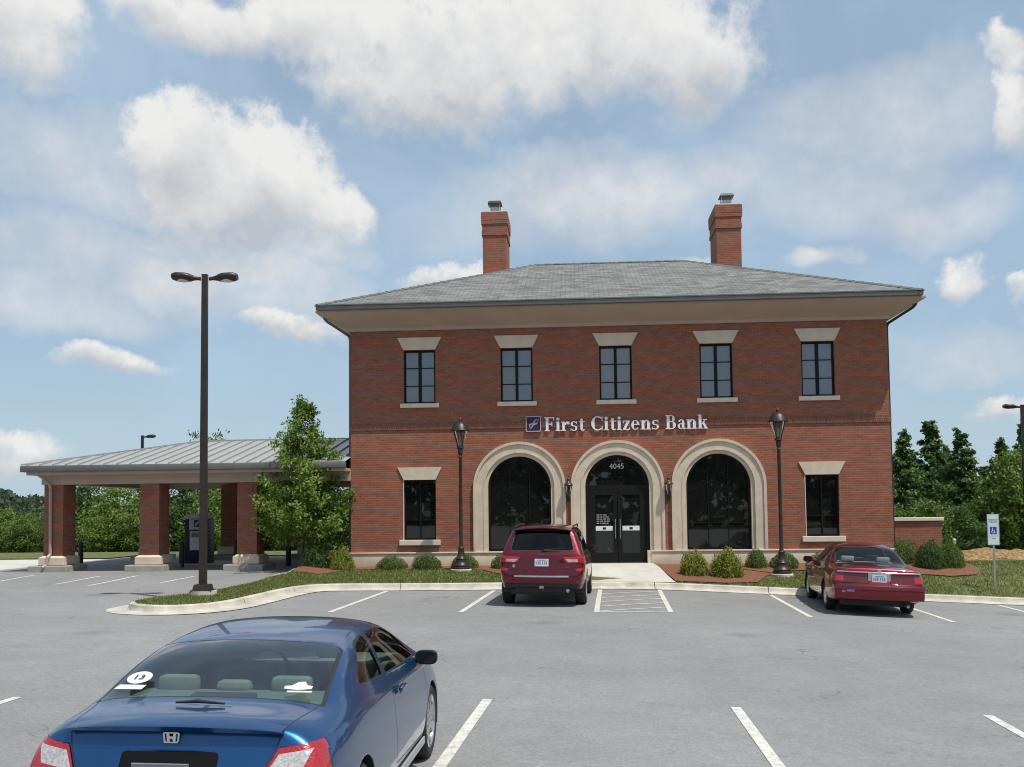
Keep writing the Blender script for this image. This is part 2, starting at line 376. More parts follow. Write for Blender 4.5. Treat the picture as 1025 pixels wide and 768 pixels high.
def car_paint(name, c, flake=.25, metal=.72):
    m_, nt, b = newmat(name); N = nt.nodes; L = nt.links
    tc = N.new('ShaderNodeTexCoord')
    n = N.new('ShaderNodeTexNoise'); n.inputs['Scale'].default_value = 900; n.inputs['Detail'].default_value = 1; L.new(tc.outputs['Object'], n.inputs['Vector'])
    mix = N.new('ShaderNodeMix'); mix.data_type = 'RGBA'; mix.inputs[6].default_value = (*[x*(1-flake) for x in c], 1); mix.inputs[7].default_value = (*[x*(1+flake) for x in c], 1)
    L.new(n.outputs[0], mix.inputs[0])
    # road dust towards nothing in particular: thin uneven film
    d = N.new('ShaderNodeTexNoise'); d.inputs['Scale'].default_value = 3.0; d.inputs['Detail'].default_value = 6; L.new(tc.outputs['Object'], d.inputs['Vector'])
    dr = N.new('ShaderNodeMapRange'); dr.inputs['From Min'].default_value = .35; dr.inputs['From Max'].default_value = .8; dr.inputs['To Max'].default_value = .045; L.new(d.outputs[0], dr.inputs[0])
    mx = N.new('ShaderNodeMix'); mx.data_type = 'RGBA'; mx.inputs[7].default_value = (.3, .28, .25, 1); L.new(dr.outputs[0], mx.inputs[0]); L.new(mix.outputs[2], mx.inputs[6])
    L.new(mx.outputs[2], b.inputs['Base Color'])
    b.inputs['Metallic'].default_value = metal; b.inputs['Roughness'].default_value = .30
    b.inputs['Coat Weight'].default_value = .85; b.inputs['Coat Roughness'].default_value = .04
    return m_

def clear_glass(name, tint, gloss=1.0):
    m_ = bpy.data.materials.new(name); m_.use_nodes = True; nt = m_.node_tree; nt.nodes.clear(); N = nt.nodes; L = nt.links
    out = N.new('ShaderNodeOutputMaterial'); tr = N.new('ShaderNodeBsdfTransparent'); gl = N.new('ShaderNodeBsdfGlossy'); mx = N.new('ShaderNodeMixShader'); fr = N.new('ShaderNodeFresnel')
    tr.inputs[0].default_value = (*tint, 1); gl.inputs['Roughness'].default_value = .02; fr.inputs['IOR'].default_value = 1.55
    mu = N.new('ShaderNodeMath'); mu.operation = 'MULTIPLY'; mu.inputs[1].default_value = gloss; L.new(fr.outputs[0], mu.inputs[0])
    L.new(mu.outputs[0], mx.inputs[0]); L.new(tr.outputs[0], mx.inputs[1]); L.new(gl.outputs[0], mx.inputs[2]); L.new(mx.outputs[0], out.inputs[0])
    return m_

def lens_mat(name, c, hi, scale=55):
    m_, nt, b = newmat(name); N = nt.nodes; L = nt.links
    tc = N.new('ShaderNodeTexCoord'); v = N.new('ShaderNodeTexVoronoi'); v.inputs['Scale'].default_value = scale; L.new(tc.outputs['Object'], v.inputs['Vector'])
    big = N.new('ShaderNodeTexNoise'); big.inputs['Scale'].default_value = 9; big.inputs['Detail'].default_value = 2; L.new(tc.outputs['Object'], big.inputs['Vector'])
    ad = N.new('ShaderNodeMath'); ad.operation = 'MULTIPLY_ADD'; ad.inputs[1].default_value = .9; L.new(v.outputs['Distance'], ad.inputs[0]); L.new(big.outputs[0], ad.inputs[2])
    r_ = N.new('ShaderNodeMapRange'); r_.inputs['From Min'].default_value = .25; r_.inputs['From Max'].default_value = 1.7; L.new(ad.outputs[0], r_.inputs[0])
    mx = N.new('ShaderNodeMix'); mx.data_type = 'RGBA'; mx.inputs[6].default_value = (*c, 1); mx.inputs[7].default_value = (*hi, 1); L.new(r_.outputs[0], mx.inputs[0]); L.new(mx.outputs[2], b.inputs['Base Color'])
    b.inputs['Roughness'].default_value = .25; b.inputs['Coat Weight'].default_value = 1.0; b.inputs['Coat Roughness'].default_value = .02
    bp = N.new('ShaderNodeBump'); bp.inputs['Strength'].default_value = .18; bp.inputs['Distance'].default_value = .01; L.new(v.outputs['Distance'], bp.inputs['Height']); L.new(bp.outputs[0], b.inputs['Normal'])
    return m_

def leaf_mat(name, c, hi):
    m_, nt, b = newmat(name); N = nt.nodes; L = nt.links
    at = N.new('ShaderNodeObjectInfo'); tc = N.new('ShaderNodeTexCoord')
    n = N.new('ShaderNodeTexNoise'); n.inputs['Scale'].default_value = 2.2; n.inputs['Detail'].default_value = 3; L.new(tc.outputs['Object'], n.inputs['Vector'])
    geo = N.new('ShaderNodeNewGeometry')
    ad = N.new('ShaderNodeMath'); ad.operation = 'ADD'; L.new(n.outputs[0], ad.inputs[0])
    mm = N.new('ShaderNodeMath'); mm.operation = 'MULTIPLY_ADD'; mm.inputs[1].default_value = .7; mm.inputs[2].default_value = -.35; L.new(geo.outputs['Random Per Island'], mm.inputs[0]); L.new(mm.outputs[0], ad.inputs[1])
    r_ = N.new('ShaderNodeMapRange'); r_.inputs['From Min'].default_value = .15; r_.inputs['From Max'].default_value = .85; L.new(ad.outputs[0], r_.inputs[0])
    mix = N.new('ShaderNodeMix'); mix.data_type = 'RGBA'; mix.inputs[6].default_value = (*c, 1); mix.inputs[7].default_value = (*hi, 1); L.new(r_.outputs[0], mix.inputs[0])
    L.new(mix.outputs[2], b.inputs['Base Color']); b.inputs['Roughness'].default_value = .5; b.inputs['Specular IOR Level'].default_value = .35
    tl = N.new('ShaderNodeBsdfTranslucent'); L.new(mix.outputs[2], tl.inputs[0])
    ms = N.new('ShaderNodeMixShader'); ms.inputs[0].default_value = .38
    out = nt.nodes['Material Output']; L.new(b.outputs[0], ms.inputs[1]); L.new(tl.outputs[0], ms.inputs[2]); L.new(ms.outputs[0], out.inputs[0])
    return m_

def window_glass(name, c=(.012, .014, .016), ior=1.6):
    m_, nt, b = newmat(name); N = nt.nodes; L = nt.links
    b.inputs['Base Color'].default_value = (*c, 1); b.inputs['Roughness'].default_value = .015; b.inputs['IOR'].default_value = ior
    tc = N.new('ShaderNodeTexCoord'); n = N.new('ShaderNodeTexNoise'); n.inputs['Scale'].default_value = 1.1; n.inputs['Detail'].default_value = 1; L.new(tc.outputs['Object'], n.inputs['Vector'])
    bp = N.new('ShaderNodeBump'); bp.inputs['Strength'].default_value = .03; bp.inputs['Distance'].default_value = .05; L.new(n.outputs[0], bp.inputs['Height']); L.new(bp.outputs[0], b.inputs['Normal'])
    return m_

MT = dict(
    brick=brick_mat('red_brick', (.345, .103, .053), (.278, .081, .044), (.25, .152, .108)),
    brick_band=brick_mat('red_soldier_brick', (.26, .076, .042), (.19, .056, .034), (.22, .14, .10), bw=.0713, rh=.213),
    stone=pm('limestone', (.66, .55, .42), .85, var=.10, scale=3, bump=.3, bscale=40),
    stone_light=pm('pale_limestone', (.72, .63, .51), .85, var=.08, scale=4, bump=.2, bscale=40),
    cornice=pm('tan_painted_trim', (.47, .365, .285), .6, var=.06, scale=1.2),
    gutter=pm('grey_gutter_metal', (.17, .165, .15), .45, .3, var=.1, scale=2),
    shingle=shingle_mat(),
    bronze=pm('dark_bronze_metal', (.045, .034, .030), .42, .35, var=.2, scale=8),
    frame=pm('black_window_frame', (.007, .006, .006), .55, 0, var=.2, spec=.25),
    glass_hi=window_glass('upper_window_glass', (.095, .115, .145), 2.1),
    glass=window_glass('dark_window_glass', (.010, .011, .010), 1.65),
    asphalt=asphalt_mat(), line=paint_line_mat(),
    concrete=pm('concrete', (.52, .50, .45), .85, var=.12, scale=1.4, detail=8, bump=.2, bscale=60),
    kerb=pm('kerb_concrete', (.50, .465, .395), .88, var=.26, scale=2.6, detail=8, bump=.2, bscale=60),
    white=pm('white_enamel', (.80, .80, .80), .4, var=.03),
    chrome=pm('chrome', (.72, .72, .72), .12, 1.0, var=.05),
    silver=pm('galvanised_steel', (.45, .45, .45), .4, .8, var=.12, scale=20),
    black=pm('black_plastic', (.018, .018, .019), .5, var=.2, scale=12),
    rubber=pm('tyre_rubber', (.022, .021, .021), .8, var=.2, scale=12),
    alloy=pm('alloy_rim', (.55, .55, .56), .25, .9, var=.06),
    navy=pm('navy_enamel', (.008, .010, .035), .5, var=.1),
    bark=pm('bark', (.12, .095, .075), .9, var=.35, scale=14, bump=.6, bscale=30),
    mulch=pm('pine_mulch', (.21, .092, .048), .95, var=.55, scale=28, detail=8, bump=1.0, bscale=60, bdist=.03),
    straw=pm('pine_straw', (.30, .19, .08), .95, var=.75, scale=9, detail=8, bump=1.0, bscale=50, bdist=.03),
    soil_grass=pm('lawn_turf', (.11, .145, .04), .95, var=.4, scale=3.2, detail=10, bump=1.0, bscale=90, bdist=.03, tint=(.22, .225, .075)),
)
# ------------------------------------------------------------------ site heights
def sst(a, b, t):
    t = min(max((t-a)/(b-a), 0.0), 1.0); return t*t*(3-2*t)
def lot_z(x):
    x = min(max(x, -22.0), 15.0)
    return -0.0285*x-0.0165*math.sqrt((x-1)**2+1)+0.025
def asphalt_z(x, y):
    w = sst(25, 30, y)*sst(-7.5, -9.5, x)
    return lot_z(x)*(1-w)+.36*w
KERB = [(-9.9, 22.9), (-10.45, 21.3), (-10.55, 20.4), (-10.2, 19.85), (-9.67, 19.62), (-9.1, 19.68), (-8.62, 20.1), (-8.36, 20.9), (-8.3, 22.6), (-8.28, 23.9), (-8.14, 25.0), (-7.75, 25.58), (-7.1, 25.8),
        (-5.98, 25.92), (-4.14, 26.28), (-1.88, 26.84), (-.35, 27.15), (1.27, 27.34), (4.12, 27.13), (7.54, 26.95), (10.72, 26.97), (16, 27.1), (40, 27.5)]
def kerb_y(x):
    ks = KERB[13:]
    if x <= ks[0][0]: return ks[0][1]
    for a, b in zip(ks, ks[1:]):
        if x <= b[0]: return a[1]+(b[1]-a[1])*(x-a[0])/(b[0]-a[0])
    return ks[-1][1]
WALL_Y = 30.598
BROT = 0.03514
def wall_y(x): return WALL_Y+x*math.tan(BROT)
def lawn_z(x, y):
    isl = asphalt_z(x, y)+.15
    yk = kerb_y(x)+.2; zk = lot_z(x)+.15
    t = min(max((y-yk)/(max(wall_y(x), 30.2)-.15-yk), 0), 1)
    main = zk+(.42-zk)*t**.9
    w = sst(-9.4, -7.4, x)
    return isl*(1-w)+main*w-.052*max(0, min(y, 40)-31.0)*sst(8.0, 10.0, x)

def sheet(name, poly, zf, mat, step=.5, parent=None, uv=False):
    b = bmesh.new(); b.faces.new([b.verts.new((x, y, 0)) for x, y in poly])
    xs = [p[0] for p in poly]; ys = [p[1] for p in poly]
    v = math.floor(min(xs)/step)*step+step
    while v < max(xs):
        bmesh.ops.bisect_plane(b, geom=b.verts[:]+b.edges[:]+b.faces[:], plane_co=(v, 0, 0), plane_no=(1, 0, 0)); v += step
    v = math.floor(min(ys)/step)*step+step
    while v < max(ys):
        bmesh.ops.bisect_plane(b, geom=b.verts[:]+b.edges[:]+b.faces[:], plane_co=(0, v, 0), plane_no=(0, 1, 0)); v += step
    for q in b.verts: q.co.z = zf(q.co.x, q.co.y)
    bmesh.ops.recalc_face_normals(b, faces=b.faces)
    if sum(f.normal.z for f in b.faces) < 0: bmesh.ops.reverse_faces(b, faces=b.faces)
    me = bpy.data.meshes.new(name); b.to_mesh(me); b.free()
    o = link_mesh(name, me, mat, parent, smooth=180)
    return o

# open country out to the horizon
mb = MB(); N_ = 96; rad = [0, 60, 120, 300, 900, 3000]
rings = [[mb.bm.verts.new((r*math.cos(2*math.pi*i/N_), r*math.sin(2*math.pi*i/N_), -1.3)) for i in range(N_)] for r in rad[1:]]
mb.bm.faces.new(rings[0])
for a, b_ in zip(rings, rings[1:]):
    for i in range(N_): mb.bm.faces.new((a[i], a[(i+1) % N_], b_[(i+1) % N_], b_[i]))
tag(mb.build('ground', MT['soil_grass']), kind='structure')
tag(sheet('parking_lot', [(-75, -60), (45, -60), (45, 31), (-75, 31)], asphalt_z, MT['asphalt'], 1.0), kind='structure')
tag(sheet('driveway', [(-75, 31), (-20.5, 31), (-20.5, 38.3), (-75, 38.6)], lambda x, y: .36, MT['concrete'], 3.0), kind='structure')
tag(sheet('drive_through_lane', [(-20.5, 31), (-7, 31), (-7, 40), (-20.5, 40)], lambda x, y: .358, MT['asphalt'], 3.0), kind='structure')
tag(sheet('grass_verge', [(-75, 38.4), (-20.5, 38.0), (-20.5, 39.8), (-7, 39.8), (-7, 62), (-75, 62)], lambda x, y: .40 if y < 44 else .40-(y-44)*.06, MT['soil_grass'], 2.0), kind='structure')
IN = .16
inner = []
for i, (x, y) in enumerate(KERB):
    a = KERB[max(i-1, 0)]; b_ = KERB[min(i+1, len(KERB)-1)]
    d = Vector((b_[0]-a[0], b_[1]-a[1])).normalized(); inner.append((x-d.y*IN, y+d.x*IN))
BACK = [(-9.75, 24.9), (-9.7, 26.6), (-9.45, 27.9), (-9.6, 29.2), (-8.75, 30.25)]
lawn_poly = inner+[(40, 62), (-7.2, 62), (-7.2, 30.6)]+BACK[::-1]
tag(sheet('lawn', lawn_poly, lawn_z, MT['soil_grass'], .5), kind='structure')

def sweep_kerb(name, path, mat):
    prof = [(-.45, .012), (-.03, .022), (0, .05), (.02, .135), (.05, .155), (.15, .158), (.17, .02)]
    mb = MB(); rows = []
    for i, (x, y) in enumerate(path):
        a = path[max(i-1, 0)]; c = path[min(i+1, len(path)-1)]
        d = Vector((c[0]-a[0], c[1]-a[1])).normalized(); n = Vector((-d.y, d.x))
        rows.append([mb.bm.verts.new((x+n.x*o, y+n.y*o, asphalt_z(x, y)+h)) for o, h in prof])
    for r1, r2 in zip(rows, rows[1:]):
        for k in range(len(prof)-1): mb.bm.faces.new((r1[k], r2[k], r2[k+1], r1[k+1]))
    return mb.build(name, mat, smooth=35)
def densify(path, step=.35):
    """smooth corner-cut path, then even steps"""
    for _ in range(2):
        q = [path[0]]
        for a, b_ in zip(path, path[1:]): q += [(a[0]*.75+b_[0]*.25, a[1]*.75+b_[1]*.25), (a[0]*.25+b_[0]*.75, a[1]*.25+b_[1]*.75)]
        path = q+[path[-1]]
    out = []
    for a, b_ in zip(path, path[1:]):
        n = max(1, int(math.dist(a, b_)/step))
        out += [(a[0]+(b_[0]-a[0])*k/n, a[1]+(b_[1]-a[1])*k/n) for k in range(n)]
    return out+[path[-1]]
kp = densify(KERB)
tag(sweep_kerb('kerb', kp, MT['kerb']), kind='structure')
tag(sweep_kerb('kerb', densify([(-8.75, 30.2), (-9.75, 29.2), (-9.55, 27.9), (-9.85, 26.6), (-9.9, 24.9), (-9.9, 22.9)]), MT['kerb']), kind='structure')
# expansion joints cut into the kerb
mb = MB()
acc = 0
for a, b_ in zip(kp, kp[1:]):
    acc += math.dist(a, b_)
    if acc > 3.05:
        acc = 0; d = Vector((b_[0]-a[0], b_[1]-a[1])).normalized(); n = Vector((-d.y, d.x)); z = asphalt_z(*b_)
        pr = [(-.45, .0145), (-.031, .026), (-.003, .052), (.017, .139), (.049, .159), (.15, .162)]
        for (o1, h1), (o2, h2) in zip(pr, pr[1:]):
            mb.poly([(b_[0]+n.x*o+d.x*s, b_[1]+n.y*o+d.y*s, z+h) for o, h, s in ((o1, h1, -.008), (o1, h1, .008), (o2, h2, .008), (o2, h2, -.008))])
tag(mb.build('kerb_joints', MT['black']), kind='structure')

# walk up to the entrance, with its ramped mouth at the kerb
def walk_z(x, y):
    return (lot_z(x)+.165)+(.49-lot_z(x)-.165)*sst(27.2, 30.6, y)
tag(sheet('entrance_walk', [(-2.15, 26.98), (1.75, 27.50), (1.22, 30.62), (-.86, 30.55)], walk_z, MT['concrete'], .4), kind='structure')
# mulch beds
def bed(poly): return tag(sheet('mulch_bed', poly, lambda x, y: lawn_z(x, y)+.035, MT['mulch'], .25), kind='structure')
bed([(1.74, 27.66), (3.1, 27.55), (4.0, 27.75), (4.35, 28.6), (4.9, 29.5), (8.3, 29.9), (8.3, 30.85), (1.26, 30.6)])
bed([(-1.8, 27.2), (-.92, 30.5), (-8.1, 30.25), (-8.1, 29.35), (-5, 29.5), (-3.9, 29.2), (-3.2, 28.2), (-2.9, 27.1)])
bed([(-9.55, 29.0), (-9.0, 30.1), (-8.2, 30.2), (-8.2, 28.9), (-8.6, 27.9), (-9.4, 28.1)])
bed([(8.65, 29.3), (9.6, 29.05), (10.4, 29.3), (10.75, 30.0), (10.5, 31.2), (8.65, 31.6)])
# pine-straw bank at the edge of the woods
def bank_z(x, y):
    u = (x-13.7)/2.7; v = (y-37.2)/1.7
    return .02+.50*max(0, 1-u*u-v*v)**.8+.06*math.sin(x*5+y)*math.sin(y*4)+.05*math.sin(x*11)*math.sin(y*9+x*3)
tag(sheet('pine_straw_bank', [(13.7+(2.5+.25*math.sin(t*2.1))*math.cos(t*.2618), 37.2+(1.5+.2*math.sin(t*1.7))*math.sin(t*.2618)) for t in range(24)], lambda x, y: bank_z(x, y)+.02, MT['straw'], .15), kind='structure')

# painted markings
def stripe(a, b, w=.10):
    d = Vector((b[0]-a[0], b[1]-a[1])).normalized(); n = Vector((-d.y, d.x))*w/2
    m_ = MB(); k = max(1, int(math.dist(a, b)/.5)); rows = []
    for i in range(k+1):
        x = a[0]+(b[0]-a[0])*i/k; y = a[1]+(b[1]-a[1])*i/k
        rows.append([m_.bm.verts.new((x+s*n.x, y+s*n.y, asphalt_z(x+s*n.x, y+s*n.y)+.005)) for s in (-1, 1)])
    for p, q in zip(rows, rows[1:]): m_.bm.faces.new((p[0], p[1], q[1], q[0]))
    return tag(m_.build('parking_stripe', MT['line']), kind='structure')
for xa, ya, xb, yb in [(-5.95, 25.38, -5.96, 20.2), (-3.16, 25.9, -3.21, 20.5), (-.35, 26.55, -.36, 20.85), (1.24, 26.75, 1.22, 21.15), (4.15, 26.6, 4.15, 21.3), (7.12, 26.4, 7.13, 21.5), (9.85, 26.4, 9.8, 21.7), (12.6, 26.5, 12.6, 21.7),
                       (-6.9, 10.8, -6.95, 5.2), (-4.2, 11.0, -4.25, 5.4), (-1.46, 11.25, -1.53, 5.6), (1.335, 11.2, 1.46, 5.6), (4.12, 11.45, 4.1, 5.8), (6.9, 11.6, 6.9, 5.9)]:
    stripe((xa, ya), (xb, yb), .115)
for k in range(5):
    y0 = 21.1+k*1.05
    stripe((-.30, y0-.05), (1.18, y0+1.05), .085)
stripe((-.36, 20.9), (1.22, 21.13), .085)
for xa, ya, xb, yb in [(-14.6, 26.0, -14.35, 28.4), (-12.85, 26.8, -12.5, 28.2), (-17.9, 25.9, -17.8, 28.6), (-15.75, 26.3, -15.5, 28.3)]: stripe((xa, ya), (xb, yb), .1)

# ------------------------------------------------------------------ the bank building (local frame: x along the facade, y into the depth)
bank = empty('bank_building', (0, WALL_Y, 0), (0, 0, BROT))
tag(bank, 'two storey red brick bank with three stone arches, grey hip roof and tan cornice', 'building')
XL, XR, ZB, ZT, DEP = -8.26, 8.578, .30, 8.03, 11.4

def arch(c, r, zb, zs, n=40):
    return [(c-r, zb)]+[(c-r*math.cos(math.pi*i/n), zs+r*math.sin(math.pi*i/n)) for i in range(n+1)]+[(c+r, zb)]
def arch_ring(c, r0, r1, zb, zs, n=40):
    return arch(c, r1, zb, zs, n)+arch(c, r0, zb, zs, n)[::-1]
UPC = [-6.035, -2.93, .195, 3.325, 6.45]; UW, UZ0, UZ1 = .51, 5.60, 7.315
LOC = [-6.045, 6.47]; LW, LZ0, LZ1 = .51, 1.27, 3.165
ARC = [-2.885, .18, 3.31]; SPRING = 2.87
def rect(c, w, z0, z1): return [(c-w, z0), (c+w, z0), (c+w, z1), (c-w, z1)]
holes = [rect(c, UW, UZ0, UZ1) for c in UPC]+[rect(c, LW, LZ0, LZ1) for c in LOC]
holes += [arch(ARC[0], 1.16, .89, SPRING), arch(ARC[1], 1.16, .45, SPRING), arch(ARC[2], 1.16, .89, SPRING)]
mb = MB()
mb.join(fill2d([(XL, ZB), (XR, ZB), (XR, ZT), (XL, ZT)], holes, 0.0, .32))
mb.box(XL, XL+.3, .321, DEP, ZB, ZT); mb.box(XR-.3, XR, .321, DEP, ZB, ZT); mb.box(XL+.301, XR-.301, DEP-.3, DEP, ZB, ZT)
wall = mb.build('wall', MT['brick'], bank, uv=True)
mb = MB(); mb.box(XL-.035, XR+.035, -.03, -.001, 4.76, 4.97); mb.box(XL-.035, XL-.001, 0, DEP, 4.76, 4.97); mb.box(XR+.001, XR+.035, 0, DEP, 4.76, 4.97)
mb.build('brick_band', MT['brick_band'], bank, uv=True)
# soldier course flat over each arch spandrel is part of the band; stone plinth
mb = MB()
doorL, doorR = ARC[1]-1.0, ARC[1]+1.0
for a, b_ in ((XL-.07, doorL-.02), (doorR+.02, XR+.07)):
    mb.box(a, b_, -.085, .0, ZB-.1, .83, .008); mb.box(a-.0, b_, -.11, -.0, .831, .885, .012)
mb.box(XL-.07, XL, .001, DEP, ZB-.1, .83); mb.box(XR, XR+.07, .001, DEP, ZB-.1, .83)
mb.box(XL-.1, XL, .001, DEP, .831, .885); mb.box(XR, XR+.1, .001, DEP, .831, .885)
mb.box(doorL-.02, doorL+.10, -.07, .3, ZB, .884); mb.box(doorR-.10, doorR+.02, -.07, .3, ZB, .884)
mb.build('stone_base', MT['stone'], bank, smooth=30)

def window_upper():
    m_ = MB(); y0, y1 = .10, .17
    for x0, x1 in ((-UW, -UW+.055), (UW-.055, UW), (-.045, .045)): m_.box(x0, x1, y0, y1, UZ0, UZ1)
    for z0, z1 in ((UZ0, UZ0+.06), (UZ1-.06, UZ1)): m_.box(-UW+.056, -.046, y0+.004, y1, z0, z1); m_.box(.046, UW-.056, y0+.004, y1, z0, z1)
    h_ = (UZ1-UZ0)/3
    for k in (1, 2):
        for s in (-1, 1):
            m_.box(min(s*.046, s*(UW-.056)), max(s*.046, s*(UW-.056)), y0+.012, y1, UZ0+h_*k-.012, UZ0+h_*k+.012)
    w = m_.build('window', MT['frame'], bank)
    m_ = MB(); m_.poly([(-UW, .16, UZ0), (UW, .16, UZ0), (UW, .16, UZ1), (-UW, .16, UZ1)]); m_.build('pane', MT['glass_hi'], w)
    m_ = MB(); m_.box(-UW-.11, UW+.12, -.07, .12, UZ0-.14, UZ0-.002, .01); m_.build('sill', MT['stone_light'], w)
    m_ = MB(); m_.hexa([(-UW-.0, -.035, UZ1+.002), (UW+.0, -.035, UZ1+.002), (UW+.0, .06, UZ1+.002), (-UW, .06, UZ1+.002), (-UW-.2, -.035, UZ1+.40), (UW+.2, -.035, UZ1+.40), (UW+.2, .06, UZ1+.40), (-UW-.2, .06, UZ1+.40)])
    m_.build('lintel', MT['stone'], w)
    return w
def window_lower():
    m_ = MB(); y0, y1 = .12, .18
    for x0, x1 in ((-LW, -LW+.045), (LW-.045, LW), (-.02, .02)): m_.box(x0, x1, y0, y1, LZ0, LZ1)
    for z0, z1 in ((LZ0, LZ0+.06), (LZ1-.06, LZ1), (1.88, 1.91)): m_.box(-LW+.046, LW-.046, y0+.006, y1, z0, z1)
    w = m_.build('window', MT['frame'], bank)
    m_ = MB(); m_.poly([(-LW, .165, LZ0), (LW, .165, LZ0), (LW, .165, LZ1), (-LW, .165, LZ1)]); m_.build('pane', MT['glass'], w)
    m_ = MB(); m_.box(-LW-.14, LW+.14, -.09, .13, LZ0-.17, LZ0-.002, .012); m_.build('sill', MT['stone_light'], w)
    m_ = MB(); m_.hexa([(-LW, -.035, LZ1+.002), (LW, -.035, LZ1+.002), (LW, .06, LZ1+.002), (-LW, .06, LZ1+.002), (-LW-.2, -.035, LZ1+.40), (LW+.2, -.035, LZ1+.40), (LW+.2, .06, LZ1+.40), (-LW-.2, .06, LZ1+.40)])
    m_.build('lintel', MT['stone'], w)
    m_ = MB(); m_.box(-LW-.025, -LW+.0, -.012, .12, LZ0, LZ1-.0); m_.build('sunlit_reveal_strip', MT['stone_light'], w)  # sunlight on the left brick reveal, put in as a pale-coloured strip
    return w
w0 = window_upper(); w0.location.x = UPC[0]
for c in UPC[1:]: copy_tree(w0, bank).location.x = c
w0 = window_lower(); w0.location.x = LOC[0]
copy_tree(w0, bank).location.x = LOC[1]

def arch_surround(parent, zb):
    m_ = MB(); zz = .887
    m_.join(fill2d(arch_ring(0, 1.10, 1.37, zz, SPRING), [], -.055, .12))
    m_.join(fill2d(arch_ring(0, 1.372, 1.455, zz, SPRING), [], -.095, .02))
    m_.join(fill2d(arch_ring(0, .995, 1.098, zb, SPRING), [], -.01, .24))
    m_.join(fill2d(arch_ring(0, 1.101, 1.14, zz, SPRING), [], -.068, -.056))
    return m_.build('arch_surround', MT['stone'], parent, smooth=30)
def arch_window():
    m_ = MB(); m_.join(fill2d(arch_ring(0, .93, .993, .89, SPRING), [], .13, .2))
    m_.box(-.93, .93, .135, .195, .89, .96)
    for x in (-.31, .31): m_.box(x-.012, x+.012, .158, .19, .961, SPRING+.88)
    m_.box(-.929, .929, .16, .19, 1.70, 1.725)
    w = m_.build('arched_window', MT['frame'], bank)
    arch_surround(w, .89)
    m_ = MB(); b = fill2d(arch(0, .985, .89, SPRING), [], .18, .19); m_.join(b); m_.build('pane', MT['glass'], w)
    m_ = MB(); m_.box(-.99, .99, .0, .2, .83, .889); m_.build('sill', MT['stone'], w)
    return w
w0 = arch_window(); w0.location.x = ARC[0]
copy_tree(w0, bank).location.x = ARC[2]

# entrance: surround, frame with transom, two leaves
m_ = MB(); DF = ARC[1]
m_.join(fill2d(arch_ring(0, .90, .993, .49, SPRING), [], .12, .2))
m_.box(-.899, .899, .125, .195, 2.80, 2.93)
for x in (-.86, .86): m_.box(x-.03, x+.03, .13, .19, .49, 2.799)
ent = m_.build('entrance', MT['frame'], bank); ent.location.x = DF
arch_surround(ent, .49)
m_ = MB(); m_.join(fill2d(arch(0, .905, 2.9, SPRING), [], .17, .18)); m_.build('transom_pane', MT['glass'], ent)
m_ = MB(); m_.box(-.99, .99, -.05, .25, .47, .498); m_.build('threshold', MT['silver'], ent)
def door_leaf(s):
    m_ = MB(); a, b_ = sorted((s*.008, s*.826))
    m_.join(fill2d([(a, .50), (b_, .50), (b_, 2.796), (a, 2.796)], [[(a+.13, .80), (b_-.13, .80), (b_-.13, 2.62), (a+.13, 2.62)]], .125, .18))
    d = m_.build('door', MT['frame'], ent)
    m_ = MB(); m_.poly([(a+.12, .155, .79), (b_-.12, .155, .79), (b_-.12, .155, 2.63), (a+.12, .155, 2.63)]); m_.build('pane', MT['glass'], d)
    m_ = MB(); x = s*.075; m_.tube([(x, .12, 1.25), (x, .05, 1.28), (x, .05, 1.82), (x, .12, 1.85)], .014, 8); m_.build('handle', MT['silver'], d, smooth=40)
    m_ = MB(); m_.box(a+.14, b_-.14, .146, .152, 1.50, 1.645)
    m_.build('door_sticker', MT['white'], d)
    m_ = MB(); c = (a+b_)/2
    m_.box(c-.05, c+.05, .142, .1455, 1.535, 1.605)
    m_.build('sticker_mark', MT['navy'], d)
    if s < 0:
        m_ = MB(); rr_ = random.Random(3)
        for k in range(5):
            z = 1.98-k*.065; x = a+.17
            for j in range(rr_.choice((3, 4, 4))):
                wd = rr_.uniform(.05, .12)
                if x+wd > b_-.16: break
                m_.box(x, x+wd, .147, .152, z, z+.026); x += wd+.025
        m_.build('opening_hours', pm('faded_white_print', (.40, .40, .40), .5), d)
    return d
door_leaf(-1); door_leaf(1)
m_ = MB(); b = text_bm("4045", .235, .008); m_.join(b, mat=Matrix.Translation((0, .155, 3.44))); m_.build('house_number', pm('number_white', (.62, .62, .6), .5), ent)

# cornice, roof, gutters, chimneys
m_ = MB(); bmv = m_.bm
EX0, EX1, EY0, EY1, EZ = -9.12, 9.36, -1.03, DEP+1.03, 8.62
def ring(x0, x1, y0, y1, z): return [bmv.verts.new(p) for p in ((x0, y0, z), (x1, y0, z), (x1, y1, z), (x0, y1, z))]
prof = [(.03, 7.94), (.07, 7.95), (.07, 8.03), (.10, 8.05), (.50, 8.22), (.86, 8.395), (.90, 8.41), (.90, 8.47)]
rs = [ring(XL-o, XR+o, -o, DEP+o, z) for o, z in prof]
for a, b_ in zip(rs, rs[1:]):
    for i in range(4): bmv.faces.new((a[i], a[(i+1) % 4], b_[(i+1) % 4], b_[i]))
bmv.faces.new(rs[-1])
m_.build('cornice', MT['cornice'], bank)
m_ = MB()
for (x0, x1, y0, y1) in ((EX0, EX1, EY0, EY0+.14), (EX0, EX1, EY1-.14, EY1), (EX0, EX0+.14, EY0+.141, EY1-.141), (EX1-.14, EX1, EY0+.141, EY1-.141)):
    m_.box(x0, x1, y0, y1, 8.47, 8.60, .012)
    m_.box(x0-.02, x1+.02, y0-.02 if y0 == EY0 else y0, y1, 8.601, 8.635)
m_.build('gutter', MT['gutter'], bank, smooth=30)
